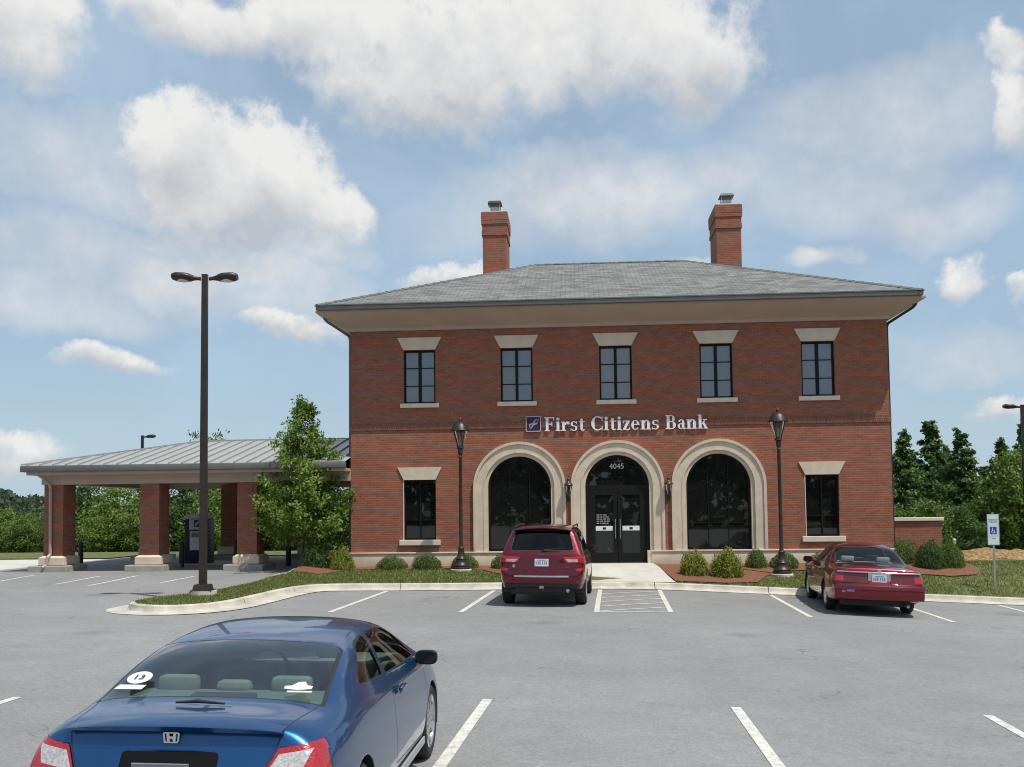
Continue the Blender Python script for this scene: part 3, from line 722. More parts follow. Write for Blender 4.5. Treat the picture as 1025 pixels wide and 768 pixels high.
def roof_uv(me):
    uv = me.uv_layers.new(name="metres")
    for p in me.polygons:
        n = p.normal; h = Vector((n.x, n.y, 0))
        if h.length < 1e-4: h = Vector((0, -1, 0))
        h.normalize(); t = Vector((-h.y, h.x, 0)); up = n.cross(t)
        for li in p.loop_indices:
            c = me.vertices[me.loops[li].vertex_index].co; uv.data[li].uv = (c.dot(t), c.dot(up))
RA, RB, RY, RZ = (-2.5, 5.75, 11.42), (3.02, 5.75, 11.42), 5.75, 11.42
me = bpy.data.meshes.new('roof')
x0, x1, y0, y1 = EX0+.02, EX1-.02, EY0+.02, EY1-.02
me.from_pydata([(x0, y0, 8.62), (x1, y0, 8.62), (x1, y1, 8.62), (x0, y1, 8.62), RA, RB, (x0, y0, 8.60), (x1, y0, 8.60), (x1, y1, 8.60), (x0, y1, 8.60)], [],
               [(0, 1, 5, 4), (1, 2, 5), (2, 3, 4, 5), (3, 0, 4), (9, 8, 7, 6)])
me.update(); roof_uv(me)
roof = link_mesh('roof', me, MT['shingle'], bank)
m_ = MB()
for a, b_ in (((x0, y0, 8.63), RA), ((x1, y0, 8.63), RB), ((x1, y1, 8.63), RB), ((x0, y1, 8.63), RA), (RA, RB)):
    a, b_ = Vector(a), Vector(b_); d = b_-a; n = int(d.length/.33)
    side = d.cross(Vector((0, 0, 1))).normalized()
    for k in range(n):
        p = a+d*(k/n); q = a+d*((k+1.06)/n)
        lift = Vector((0, 0, .035)); 
        m_.hexa([p-side*.13-lift*.8, p+side*.13-lift*.8, q+side*.13-lift*1.1, q-side*.13-lift*1.1, p-side*.03+lift*1.1, p+side*.03+lift*1.1, q+side*.03+lift*.6, q-side*.03+lift*.6])
m_.build('ridge_cap', pm('ridge_slate', (.12, .125, .12), .8, var=.2, scale=9), roof)
def chimney(c):
    m_ = MB(); hw, y0, y1 = .45, 5.65, 7.35
    m_.box(c-hw, c+hw, y0, y1, 9.0, 12.580)
    for o, z0, z1 in ((.035, 12.580, 12.730), (.02, 12.730, 13.010), (.05, 13.010, 13.160), (.055, 13.160, 13.450)): m_.box(c-hw-o, c+hw+o, y0-o, y1+o, z0+.001, z1)
    ch = m_.build('chimney', MT['brick'], bank, uv=True)
    m_ = MB(); m_.box(c-hw-.03, c+hw+.03, y0-.03, y1+.03, 13.452, 13.510, .02); m_.build('mortar_crown', MT['concrete'], ch)
    m_ = MB(); m_.box(c-.17, c+.17, y0+.3, y0+.64, 13.510, 13.750)
    for sx in (-1, 1):
        for sy in (0, 1): m_.box(c+sx*.19-.012, c+sx*.19+.012, y0+.29+sy*.34, y0+.315+sy*.34, 13.730, 13.890)
    m_.build('flue', MT['silver'], ch)
    m_ = MB(); m_.hexa([(c-.27, y0+.2, 13.890), (c+.27, y0+.2, 13.890), (c+.27, y0+.75, 13.890), (c-.27, y0+.75, 13.890), (c-.22, y0+.25, 13.990), (c+.22, y0+.25, 13.990), (c+.22, y0+.70, 13.990), (c-.22, y0+.70, 13.990)])
    m_.build('flue_cap', MT['black'], ch)
chimney(-4.05); chimney(4.72)
def downspout(s):
    xw = XL-.07 if s < 0 else XR+.07; xe = xw+s*.62
    m_ = MB(); m_.tube([(xe, -.62, 8.47), (xe, -.6, 8.28), (xe-s*.06, -.52, 8.20), (xw+s*.03, .20, 7.86), (xw, .25, 7.76), (xw, .25, .55), (xw+s*.1, .22, .46)], .045, 8)
    m_.build('downspout', MT['gutter'] if s < 0 else MT['bronze'], bank, smooth=50)
downspout(-1); downspout(1)

# ------------------------------------------------------------------ wall sign: logo and seriffed letters
sign = empty('bank_sign', (0, WALL_Y, 0), (0, 0, BROT))
tag(sign, 'white raised serif letters and dark square logo on the brick above the arches', 'sign')
def letters():
    m_ = MB(); dz = [0]
    H, T, t = 1.0, .20, .075           # cap height, thick, thin
    def put(poly, x):
        dz[0] = (dz[0]+1) % 9
        m_.join(fill2d([(p[0]*S+x, p[1]*S) for p in poly], [], -.05-.0012*dz[0], -.022))
    def Rr(x, a, b_, c, d): put([(a, b_), (c, b_), (c, d), (a, d)], x)
    def Pp(x, pts): put(pts, x)
    def Arc(x, cx, cy, rx, ry, a0, a1, th, tn):
        n = 22; o, i_ = [], []
        for k in range(n+1):
            a = R(a0+(a1-a0)*k/n); w = tn+(th-tn)*abs(math.cos(a))**1.4
            o.append((cx+rx*math.cos(a), cy+ry*math.sin(a)))
            i_.append((cx+(rx-w)*math.cos(a), cy+(ry-tn*.95)*math.sin(a)))
        put(o+i_[::-1], x)
    def serif(x, c, y, w=.36): Rr(x, c-w/2, y, c+w/2, y+.06)
    S = .435; xh = .67
    def stem(x, c, y0, y1, foot=True): 
        Rr(x, c-T/2, y0+.015, c+T/2, y1)
        if foot: serif(x, c, y0)
    def gF(x): stem(x, .2, 0, H); Rr(x, .0, .93, .72, 1.0); Pp(x, [(.72, 1.0), (.64, .93), (.66, .76), (.72, .76)]); Rr(x, .29, .47, .56, .54); Rr(x, .51, .38, .57, .63); return .78
    def gi(x): stem(x, .17, 0, xh); Pp(x, [(0, xh-.05), (.1, xh-.05), (.27, xh), (.27, xh+.015), (0, xh)]); Arc(x, .17, .86, .115, .115, 0, 359.9, .11, .11); return .36
    def gr(x): stem(x, .17, 0, xh); Rr(x, .0, xh-.06, .2, xh); Arc(x, .46, .40, .24, .28, 62, 175, .14, .10); Arc(x, .50, .56, .10, .10, 0, 359.9, .1, .09); return .62
    def gs(x):
        Arc(x, .26, .49, .23, .19, 35, 270, .15, .065); Arc(x, .26, .18, .24, .19, -145, 95, .15, .065); Rr(x, .42, .5, .47, .68); Rr(x, .02, .0, .07, .19); return .55
    def gt(x): Rr(x, .13, .12, .13+T*.9, .86); Rr(x, .02, xh-.06, .46, xh); Arc(x, .31, .15, .18, .16, 180, 330, .17, .07); return .48
    def gC(x): Arc(x, .46, .5, .46, .51, 48, 312, .24, .075); Rr(x, .75, .66, .81, 1.0); Rr(x, .75, .0, .81, .30); return .88
    def gz(x): Rr(x, .03, xh-.07, .52, xh); Rr(x, .03, 0, .52, .07); Pp(x, [(.03, .06), (.24, .06), (.52, xh-.06), (.31, xh-.06)]); Rr(x, .03, xh-.2, .08, xh); Rr(x, .48, 0, .53, .2); return .58
    def ge(x): Arc(x, .30, .34, .29, .35, 0, 320, .19, .065); Rr(x, .15, .34, .58, .40); return .64
    def gn(x): stem(x, .17, 0, xh); Rr(x, .0, xh-.06, .2, xh); Arc(x, .40, .43, .25, .26, 0, 165, .19, .09); stem(x, .555, 0, .46); return .76
    def gB(x): stem(x, .19, 0, H); Rr(x, .0, .93, .4, 1.0); Rr(x, .0, 0, .42, .07); Rr(x, .25, .50, .42, .56); Arc(x, .38, .75, .29, .25, -90, 90, .19, .065); Arc(x, .40, .28, .33, .285, -90, 90, .21, .065); return .80
    def ga(x): Rr(x, .33, .09, .33+T*.85, .48); Arc(x, .28, .44, .225, .245, 10, 160, .15, .075); Arc(x, .25, .20, .215, .20, 40, 330, .16, .065); Rr(x, .38, 0, .58, .08); return .62
    def gk(x): stem(x, .17, 0, H); Rr(x, .0, .94, .2, 1.0); Pp(x, [(.25, .28), (.46, .61), (.56, .61), (.36, .33)]); Pp(x, [(.32, .40), (.46, .44), (.68, .05), (.5, .05)]); serif(x, .56, 0, .3); serif(x, .51, .61, .28); return .74
    G = dict(F=gF, i=gi, r=gr, s=gs, t=gt, C=gC, z=gz, e=ge, n=gn, B=gB, a=ga, k=gk)
    word = "First Citizens Bank"; adv = 0; plan = []
    S_ = S; S = 0.0001
    probe = MB; pos = []
    # measure, then place
    widths = dict(F=.78, i=.36, r=.62, s=.55, t=.48, C=.88, z=.58, e=.64, n=.76, B=.80, a=.62, k=.74)
    total = sum(.40 if ch == ' ' else widths[ch]+.055 for ch in word)
    S = S_; fit = 5.115/(total*S); x = 0
    for ch in word:
        if ch == ' ': x += .40*S*fit; continue
        G[ch](x); x += (widths[ch]+.055)*S*fit
    return m_
lm = letters(); lo = lm.build('lettering', pm('sign_white', (.85, .85, .86), .4, var=.03), sign); lo.location = (-2.07, 0, 4.645)
m_ = MB(); m_.box(-2.64, -2.19, -.05, -.004, 4.65, 5.11); m_.build('logo_panel', pm('logo_navy', (.020, .016, .045), .4), sign)
m_ = MB()
for a, b_, c, d in ((-2.655, -2.175, 4.635, 4.66), (-2.655, -2.175, 5.1, 5.125), (-2.655, -2.63, 4.661, 5.099), (-2.20, -2.175, 4.661, 5.099)): m_.box(a, b_, -.062, -.01, c, d)
m_.build('logo_border', pm('logo_silver', (.5, .48, .52), .4), sign)
m_ = MB(); lx, lz = -2.415, 4.88
def lp(pts, k): m_.join(fill2d([(lx+p[0]*.40, lz+p[1]*.40) for p in pts], [], -.056-.0015*k, -.045))
lp([(-.30, -.40), (-.20, -.40), (.02, -.16), (.10, .02), (-.02, .02)], 0)
lp([(-.36, -.02), (-.10, .08), (.22, .06), (.38, .22), (.30, -.02), (.08, -.10), (-.18, -.06), (-.32, -.22)], 1)
lp([(-.06, .12), (.10, .32), (.36, .40), (.22, .26), (.12, .12)], 2)
lp([(.30, .26), (.40, .44), (.42, .24)], 3)
lp([(-.36, -.04), (-.30, -.38), (-.24, -.36), (-.26, -.10)], 4)
m_.build('logo_emblem', pm('logo_lilac', (.42, .24, .40), .4), sign)

# wall lanterns beside the entrance
def lantern(x):
    l_ = empty('wall_lantern', (0, 0, 0))
    m_ = MB(); m_.box(-.045, .045, -.03, -.002, 2.50, 2.86); m_.tube([(0, -.03, 2.62), (0, -.12, 2.58), (0, -.19, 2.66)], .014, 8); m_.build('bracket', MT['bronze'], l_, smooth=40)
    m_ = MB(); q = 6
    for k in range(q):
        a = 2*math.pi*k/q; m_.tube([(.055*math.cos(a), -.19+.055*math.sin(a), 2.68), (.105*math.cos(a), -.19+.105*math.sin(a), 3.0)], .008, 5)
    m_.lathe([(.0, 2.64), (.03, 2.65), (.06, 2.68), (.058, 2.70)], (0, -.19, 0), 12)
    m_.lathe([(.14, 3.0), (.145, 3.02), (.10, 3.08), (.05, 3.12), (.035, 3.18), (.045, 3.2), (.012, 3.24), (.004, 3.30)], (0, -.19, 0), 12)
    m_.build('lantern_cage', MT['bronze'], l_, smooth=40)
    m_ = MB(); m_.lathe([(.05, 2.70), (.098, 2.99)], (0, -.19, 0), 6); m_.build('lantern_glass', clear_glass('lantern_pane', (.75, .75, .72)), l_)
    l_.matrix_world = Matrix.Translation((0, WALL_Y, 0)) @ Matrix.Rotation(BROT, 4, 'Z') @ Matrix.Translation((x, 0, -.08))
    return l_
tag(lantern(-1.34), 'bronze wall lantern on the narrow brick pier between the left arch and the door arch', 'lantern', 'wall lanterns beside the entrance')
tag(lantern(1.755), 'bronze wall lantern on the narrow brick pier between the door arch and the right arch', 'lantern', 'wall lanterns beside the entrance')

# brick garden wall off the right corner
gw = empty('garden_wall', (0, WALL_Y, 0), (0, 0, BROT)); tag(gw, 'low red brick garden wall with pale coping at the right corner of the bank', 'wall')
m_ = MB(); m_.box(8.66, 10.28, .75, 1.05, .2, 1.69); m_.build('brickwork', MT['brick'], gw, uv=True)
m_ = MB(); m_.box(8.655, 10.34, .69, 1.11, 1.692, 1.80, .012); m_.build('coping', MT['stone_light'], gw)
m_ = MB(); m_.box(8.655, 10.31, .72, 1.08, .2, .70, .01); m_.build('base_course', MT['stone'], gw)

# ------------------------------------------------------------------ drive-through canopy
can = empty('drive_through_canopy', (0, WALL_Y, 0), (0, 0, BROT)); tag(can, 'drive through canopy with brick piers and pale standing seam metal roof left of the bank', 'canopy')
CG = .36
FOOT = pm('weathered_footing', (.34, .315, .275), .9, var=.15, scale=3)
def pier(s, y):
    m_ = MB(); m_.box(s, s+.64, y, y+.78, .86, 3.30)
    p = m_.build('pier', MT['brick'], can, uv=True)
    m_ = MB(); m_.box(s-.11, s+.75, y-.11, y+.89, .565, .80, .012); m_.hexa([(s-.11, y-.11, .80), (s+.75, y-.11, .80), (s+.75, y+.89, .80), (s-.11, y+.89, .80), (s-.01, y-.01, .862), (s+.65, y-.01, .862), (s+.65, y+.79, .862), (s-.01, y+.79, .862)])
    m_.build('plinth', MT['stone'], p)
    m_ = MB(); m_.box(s-.36, s+.93, y-.30, y+1.08, CG-.1, .555, .03); m_.build('footing', FOOT, p)
for s in (-18.36, -15.16, -11.95, -9.0):
    for y in (0.0, 7.2):
        if s == -9.0 and y == 0: continue
        pier(s, y)
CX0, CX1, CY0, CY1 = -18.75, -8.262, -.72, 8.65
RIDX, RIDY, RIDZ, EVZ = -14.65, 3.965, 4.79, 3.76
me = bpy.data.meshes.new('metal_roof')
me.from_pydata([(CX0, CY0, EVZ), (CX1, CY0, EVZ), (CX1, CY1, EVZ), (CX0, CY1, EVZ), (RIDX, RIDY, RIDZ), (CX1, RIDY, RIDZ)], [], [(0, 1, 5, 4), (2, 3, 4, 5), (3, 0, 4)])
me.update()
mroof = link_mesh('roof', me, pm('pale_metal_roofing', (.41, .41, .39), .38, .25, var=.07, scale=1.2), can)
m_ = MB()
def seam(a, b_):
    a, b_ = Vector(a), Vector(b_); d = (b_-a).normalized(); sd = d.cross(Vector((0, 0, 1))).normalized()*.014; up = Vector((0, 0, .045))
    m_.hexa([a-sd, a+sd, b_+sd, b_-sd, a-sd+up, a+sd+up, b_+sd+up, b_-sd+up])
x = CX1-.2
while x > CX0+.1:
    t = 1.0 if x > RIDX else (x-CX0)/(RIDX-CX0)
    for ye in (CY0, CY1): seam((x, ye, EVZ), (x, ye+(RIDY-ye)*t, EVZ+(RIDZ-EVZ)*t))
    x -= .42
y = CY0+.3
while y < CY1:
    t = (y-CY0)/(RIDY-CY0) if y < RIDY else (CY1-y)/(CY1-RIDY)
    seam((CX0, y, EVZ), (CX0+(RIDX-CX0)*t, y, EVZ+(RIDZ-EVZ)*t)); y += .42
seam((CX0, CY0, EVZ+.01), (RIDX, RIDY, RIDZ+.01)); seam((CX0, CY1, EVZ+.01), (RIDX, RIDY, RIDZ+.01)); seam((RIDX, RIDY, RIDZ+.01), (CX1, RIDY, RIDZ+.01))
m_.build('standing_seams', pm('seam_metal', (.36, .36, .345), .4, .3, var=.05), mroof)
m_ = MB()
for x0, x1, y0, y1 in ((CX0-.02, CX1, CY0-.02, CY0+.13), (CX0-.02, CX1, CY1-.13, CY1+.02), (CX0-.02, CX0+.13, CY0+.131, CY1-.131)): m_.box(x0, x1, y0, y1, 3.56, 3.755, .02)
m_.build('gutter', MT['gutter'], can, smooth=30)
m_ = MB()
for x0, x1, y0, y1 in ((-18.42, CX1, -.07, .36), (-18.42, CX1, 7.6, 8.03), (-18.42, -17.72, .361, 7.599)): m_.box(x0, x1, y0, y1, 3.17, 3.46)
m_.box(CX0+.12, CX1, CY0+.12, CY1-.12, 3.462, 3.558)
m_.build('beam', MT['cornice'], can)
m_ = MB(); m_.tube([(-18.25, -.62, 3.57), (-18.25, -.6, 3.48), (-18.16, -.42, 3.36), (-18.10, -.16, 3.18), (-18.10, -.10, 3.05), (-18.10, -.06, .92), (-18.12, -.20, .80), (-18.14, -.22, .58), (-18.2, -.36, .50)], .05, 8)
m_.build('downspout', pm('tan_downspout', (.40, .34, .28), .5, var=.05), can, smooth=50)
# teller machine and its lane bollards
def local(x, y, z=0): return (x*math.cos(BROT)-y*math.sin(BROT), WALL_Y+x*math.sin(BROT)+y*math.cos(BROT), z)
kio = empty('teller_machine', local(-14.75, 4.2, CG), (0, 0, BROT)); tag(kio, 'dark blue teller machine with white panel and logo under the canopy', 'teller machine')
m_ = MB(); m_.box(-.52, .30, -.35, .45, .02, 1.62, .03); m_.build('cabinet', MT['navy'], kio, smooth=30)
m_ = MB(); m_.box(-.31, .24, -.372, -.351, .50, 1.18, .004); m_.build('panel', pm('panel_grey', (.62, .64, .66), .4), kio)
m_ = MB(); m_.box(-.49, .28, -.30, .40, 1.622, 1.80, .02); m_.box(-.34, .25, -.375, -.32, 1.24, 1.61, .006); m_.build('header', pm('header_grey', (.50, .50, .52), .4), kio)
m_ = MB(); m_.box(-.16, .10, -.385, -.376, 1.33, 1.59); m_.build('logo', MT['navy'], kio)
m_ = MB(); m_.join(fill2d([(-.13, 1.36), (-.07, 1.36), (.02, 1.46), (.07, 1.56), (-.03, 1.52), (-.12, 1.46)], [], -.39, -.386)); m_.build('logo_emblem', pm('emblem_lilac', (.45, .25, .42), .4), kio)
m_ = MB(); m_.box(-.25, .18, -.376, -.3735, .96, 1.14); m_.build('screen', MT['glass'], kio)
m_ = MB(); m_.box(-1.1, 1.1, -.8, 1.2, -.1, .018, .01); m_.build('island_slab', MT['concrete'], kio)
def bollard(x, y, lab):
    b_ = MB(); b_.lathe([(.0, 0), (.09, 0), (.09, .78), (.075, .84), (.04, .87), (.0, .88)], (0, 0, 0), 16)
    o = b_.build('bollard', MT['black'], smooth=40); o.location = local(x, y, CG); return tag(o, lab, 'bollard', 'bollards in the drive through lanes')
bollard(-14.55, 1.9, 'black round bollard just right of the middle canopy pier')
bollard(-19.0, 3.6, 'black round bollard just right of the leftmost canopy pier')
bollard(-13.15, 3.3, 'black round bollard right of the teller machine, behind the tall lamp pole')
bollard(-11.0, 2.4, 'black round bollard right of the canopy pier nearest the young tree')

# ------------------------------------------------------------------ lamp posts
def shoebox(m_, ml, s, ln=.66):
    """cobra-style head reaching out along +x*s from the pole"""
    pts = []
    for k in range(9):
        t = k/8; x = s*(.10+t*ln)
        q_ = sst(.12, .5, t); w = .05+.15*q_-.05*sst(.85, 1, t); hh = .045+.055*q_-.03*sst(.9, 1, t)
        
        pts.append((x, w, hh, .02+.05*math.sin(t*1.6)))
    rows = []
    for x, w, hh, z in pts:
        rows.append([m_.bm.verts.new((x, w*math.cos(a)*1.0, z+hh*math.copysign(abs(math.sin(a))**.7, math.sin(a)))) for a in [2*math.pi*i/12 for i in range(12)]])
    for r1, r2 in zip(rows, rows[1:]):
        for i in range(12): m_.bm.faces.new((r1[i], r1[(i+1) % 12], r2[(i+1) % 12], r2[i]))
    m_.bm.faces.new(rows[0]); m_.bm.faces.new(rows[-1][::-1])
    ml.lathe([(.0, -.055), (.13, -.04), (.145, .0)], (s*(.10+ln*.62), 0, .0), 14)
def area_light(loc, height, sides, label, w=.09, rot=0, group='tall parking lot light poles'):
    p = empty('parking_light', loc, (0, 0, rot)); tag(p, label, 'lamp post', group)
    m_ = MB(); m_.cyl((0, 0, -.2), (0, 0, .10), .33, .32, 28); m_.build('footing', MT['kerb'], p, smooth=40)
    m_ = MB(); m_.box(-.24, .24, -.24, .24, .10, .125); m_.hexa([(-.2, -.2, .125), (.2, -.2, .125), (.2, .2, .125), (-.2, .2, .125), (-.17, -.17, .25), (.17, -.17, .25), (.17, .17, .25), (-.17, .17, .25)]); m_.build('base_cover', MT['bronze'], p)
    m_ = MB(); m_.hexa([(-w, -w, .25), (w, -w, .25), (w, w, .25), (-w, w, .25), (-w*.8, -w*.8, height), (w*.8, -w*.8, height), (w*.8, w*.8, height), (-w*.8, w*.8, height)]); m_.box(-w*.85, w*.85, -w*.85, w*.85, height+.001, height+.02)
    m_.build('pole', MT['bronze'], p)
    for s in sides:
        m_ = MB(); ml = MB(); shoebox(m_, ml, s); h = m_.build('lamp_head', MT['bronze'], p, smooth=50); h.location.z = height-.10
        l_ = ml.build('lens', pm('lamp_lens', (.6, .6, .58), .3), h, smooth=60)
    return p
area_light((-9.57, 22.1, lot_z(-9.5)+.16), 7.58, (-1, 1), 'tall twin headed bronze lamp post on the grass island left of the bank', .080, rot=.16)
area_light((-27.6, 55, .2), 6.6, (1,), 'distant single headed lamp post showing above the canopy roof', .08)
area_light((17.55, 43.5, -.25), 6.65, (-1, 1), 'tall lamp post at the right edge in front of the woods', .078)
def ornamental(loc, height, label):
    p = empty('ornamental_lamp', loc); tag(p, label, 'lamp post', 'ornamental lamp posts by the entrance')
    m_ = MB(); m_.lathe([(0, -.2), (.32, -.2), (.32, .06), (.30, .075), (0, .08)], seg=28); m_.build('footing', MT['kerb'], p, smooth=30)
    m_ = MB(); m_.lathe([(.27, .08), (.27, .13), (.24, .15), (.25, .19), (.20, .23), (.17, .30), (.155, .36), (.165, .39), (.13, .42), (.10, .55), (.085, .68), (.095, .70), (.07, .74), (.055, .80), (.048, height-1.25), (.06, height-1.23), (.045, height-1.2), (.07, height-1.14), (.08, height-1.05), (.05, height-1.0)], seg=20)
    m_.build('post', MT['bronze'], p, smooth=40)
    m_ = MB(); h0 = height-1.0
    for k in range(4):
        a = math.pi/4+k*math.pi/2; m_.tube([(.07*math.cos(a), .07*math.sin(a), h0-.02), (.10*math.cos(a), .10*math.sin(a), h0+.10), (.25*math.cos(a), .25*math.sin(a), h0+.55)], .014, 6)
    m_.lathe([(.04, h0-.03), (.11, h0+.02), (.10, h0+.08), (.04, h0+.10)], seg=16)
    m_.lathe([(.265, h0+.54), (.28, h0+.57), (.265, h0+.60), (.22, h0+.72), (.15, h0+.80), (.05, h0+.84), (.045, h0+.88), (.06, h0+.90), (.03, h0+.93), (.02, h0+.97), (.0, h0+1.0)], seg=20)
    hd = m_.build('lantern_head', MT['bronze'], p, smooth=40)
    m_ = MB(); m_.lathe([(.085, h0+.09), (.24, h0+.545)], seg=16); m_.build('lantern_glass', clear_glass('lamp_pane', (.55, .53, .48), 1.2), hd, smooth=60)
    m_ = MB(); m_.cyl((0, 0, h0+.1), (0, 0, h0+.36), .035, .03, 10); m_.build('bulb', MT['white'], hd, smooth=60)
ornamental((-4.55, 29.2, lawn_z(-4.55, 29.2)-.02), 4.70, 'bronze lantern lamp post on the grass left of the left arch')
ornamental((4.86, 28.9, lawn_z(4.86, 28.9)-.02), 4.92, 'bronze lantern lamp post on the grass right of the right arch')

# ------------------------------------------------------------------ accessible parking sign
sg = empty('parking_sign', (10.33, 27.8, lawn_z(10.33, 27.8)-.02), (0, 0, R(-4))); tag(sg, 'white and green accessible parking sign on a thin steel post in the right lawn', 'sign')
m_ = MB(); m_.box(-.025, .025, -.012, .012, -.3, 2.12); m_.build('post', MT['silver'], sg)
m_ = MB(); m_.box(-.155, .155, -.020, -.0135, 1.24, 2.08, .003); m_.build('plate', pm('sign_plate', (.66, .76, .72), .4, var=.03), sg)
_n0 = set(bpy.data.objects)
m_ = MB(); m_.box(-.135, .135, -.0225, -.0205, 1.54, 1.88); m_.build('symbol_ground', pm('sign_pale_blue', (.62, .70, .80), .4, var=.03), sg)
m_ = MB(); m_.box(-.085, .085, -.0245, -.023, 1.60, 1.80); m_.build('symbol_panel', pm('sign_blue', (.02, .07, .30), .4, var=.03), sg)
m_ = MB()
m_.cyl((-.02, -.0245, 1.765), (-.02, -.026, 1.765), .013, seg=12); m_.box(-.028, -.012, -.0262, -.0246, 1.69, 1.748); m_.box(-.028, .03, -.0266, -.0246, 1.688, 1.702); m_.box(.018, .032, -.027, -.0246, 1.645, 1.69); m_.box(.018, .055, -.0274, -.0246, 1.640, 1.652)
m_.join(fill2d([(-.005+.045*math.cos(R(a)), 1.668+.045*math.sin(R(a))) for a in range(120, 361, 15)]+[(-.005+.033*math.cos(R(a)), 1.668+.033*math.sin(R(a))) for a in range(360, 119, -15)], [], -.0259, -.0246))
m_.build('wheelchair_symbol', MT['white'], sg)
SIGN_GREEN = pm('sign_green', (.03, .20, .13), .4, var=.03)
for s, sz, z in (("RESERVED", .052, 1.975), ("PARKING", .052, 1.915), ("VAN", .05, 1.47)):
    m_ = MB(); m_.join(text_bm(s, sz, .001), mat=Matrix.Translation((0, -.0215, z))); m_.build('lettering', SIGN_GREEN, sg)
m_ = MB(); m_.join(fill2d([(-.15, 1.295), (.15, 1.295), (.15, 2.155), (-.15, 2.155)], [[(-.142, 1.305), (.142, 1.305), (.142, 2.145), (-.142, 2.145)]], -.0222, -.0205)); m_.build('sign_border', SIGN_GREEN, sg)
for o_ in set(bpy.data.objects)-_n0: o_.location.z = -.075
# small utility post by the garden wall
m_ = MB(); m_.box(-.07, .07, -.07, .07, -.2, .95, .01); m_.hexa([(-.09, -.09, .951), (.09, -.09, .951), (.09, .09, .951), (-.09, .09, .951), (-.04, -.04, 1.03), (.04, -.04, 1.03), (.04, .04, 1.03), (-.04, .04, 1.03)])
up = m_.build('utility_post', pm('pale_utility_plastic', (.5, .52, .45), .5)); up.scale = (.6, .6, .75); up.location = (11.25, 33.6, .30); tag(up, 'small pale utility post beyond the shrubs right of the garden wall', 'post')
# ------------------------------------------------------------------ cars
# car frame: x forward from the rear bumper, y to the left, z up from the road
def loft_body(st, kr, kf, bulge_r, bulge_f, crease=(), levels=3, cap_crease=.35, row_crease=()):
    bm = bmesh.new(); n = len(st[0]); m = 2*n-1
    rings = [[bm.verts.new(p) for p in s]+[bm.verts.new((p[0], -p[1], p[2])) for p in s[-2::-1]] for s in st]
    for a, b in zip(rings, rings[1:]):
        for j in range(m-1): bm.faces.new((a[j], b[j], b[j+1], a[j+1]))
    def cap(ring, kc, bulge, flip):
        top = ring[kc:m-kc]; y0 = top[0].co.y; rows = [top]
        for i in range(kc-1, -1, -1):
            l, r = ring[i], ring[m-1-i]; row = [l]
            for k in range(1, len(top)-1):
                t = top[k].co.y/y0
                row.append(bm.verts.new((l.co.x+bulge[i]*(1-t*t), l.co.y*t, l.co.z+(top[k].co.z-top[0].co.z)*.0)))
            row.append(r); rows.append(row)
        for a, b in zip(rows, rows[1:]):
            for k in range(len(a)-1):
                f = (a[k], a[k+1], b[k+1], b[k]); bm.faces.new(f[::-1] if flip else f)
        return rows
    rr_ = cap(rings[0], kr, bulge_r, False); rf_ = cap(rings[-1], kf, bulge_f, True)
    bm.verts.index_update()
    cl = bm.edges.layers.float.get('crease_edge') or bm.edges.layers.float.new('crease_edge')
    for j, c in crease:
        for jj in {j, m-1-j}:
            for a, b in zip(rings, rings[1:]):
                e = bm.edges.get((a[jj], b[jj])); 
                if e: e[cl] = c
    for rows, ring in ((rr_, rings[0]), (rf_, rings[-1])):
        for a, b in zip(ring, ring[1:]):
            e = bm.edges.get((a, b))
            if e: e[cl] = cap_crease
    for ri, c in row_crease:
        row = rr_[ri]
        for a, b in zip(row, row[1:]):
            e = bm.edges.get((a, b))
            if e: e[cl] = c
    bmesh.ops.recalc_face_normals(bm, faces=bm.faces)
    me = bpy.data.meshes.new('cage'); bm.to_mesh(me); bm.free()
    o = bpy.data.objects.new('cage', me); COL.objects.link(o)
    md = o.modifiers.new('s', 'SUBSURF'); md.levels = levels; md.render_levels = levels
    dg = bpy.context.evaluated_depsgraph_get(); me2 = bpy.data.meshes.new_from_object(o.evaluated_get(dg))
    bpy.data.objects.remove(o); bpy.data.meshes.remove(me)
    b = bmesh.new(); b.from_mesh(me2); bpy.data.meshes.remove(me2)
    return b

AX = {'side': (0, 2), 'rear': (1, 2), 'top': (0, 1)}
def in_poly(p, poly):
    c = False; x, y = p; j = len(poly)-1
    for i in range(len(poly)):
        xi, yi = poly[i]; xj, yj = poly[j]
        if (yi > y) != (yj > y) and x < (xj-xi)*(y-yi)/(yj-yi)+xi: c = not c
        j = i
    return c
def cut_region(bm, poly, proj, pre):
    a, b = AX[proj]
    lo = (min(p[0] for p in poly)-.01, min(p[1] for p in poly)-.01); hi = (max(p[0] for p in poly)+.01, max(p[1] for p in poly)+.01)
    def near(f):
        us = [v.co[a] for v in f.verts]; vs = [v.co[b] for v in f.verts]
        return not (max(us) < lo[0] or min(us) > hi[0] or max(vs) < lo[1] or min(vs) > hi[1]) and pre(f.calc_center_median(), f.normal)
    for p, q in zip(poly, poly[1:]+poly[:1]):
        fs = [f for f in bm.faces if near(f)]
        if not fs: return []
        d = (q[0]-p[0], q[1]-p[1])
        if abs(d[0])+abs(d[1]) < 1e-6: continue
        no = [0, 0, 0]; no[a] = d[1]; no[b] = -d[0]
        co = [0, 0, 0]; co[a] = p[0]; co[b] = p[1]
        geom = list({v for f in fs for v in f.verts})+list({e for f in fs for e in f.edges})+fs
        bmesh.ops.bisect_plane(bm, geom=geom, plane_co=co, plane_no=no, dist=1e-5)
    out = []
    for f in bm.faces:
        if near(f):
            c = f.calc_center_median()
            if in_poly((c[a], c[b]), poly): out.append(f)
    return out
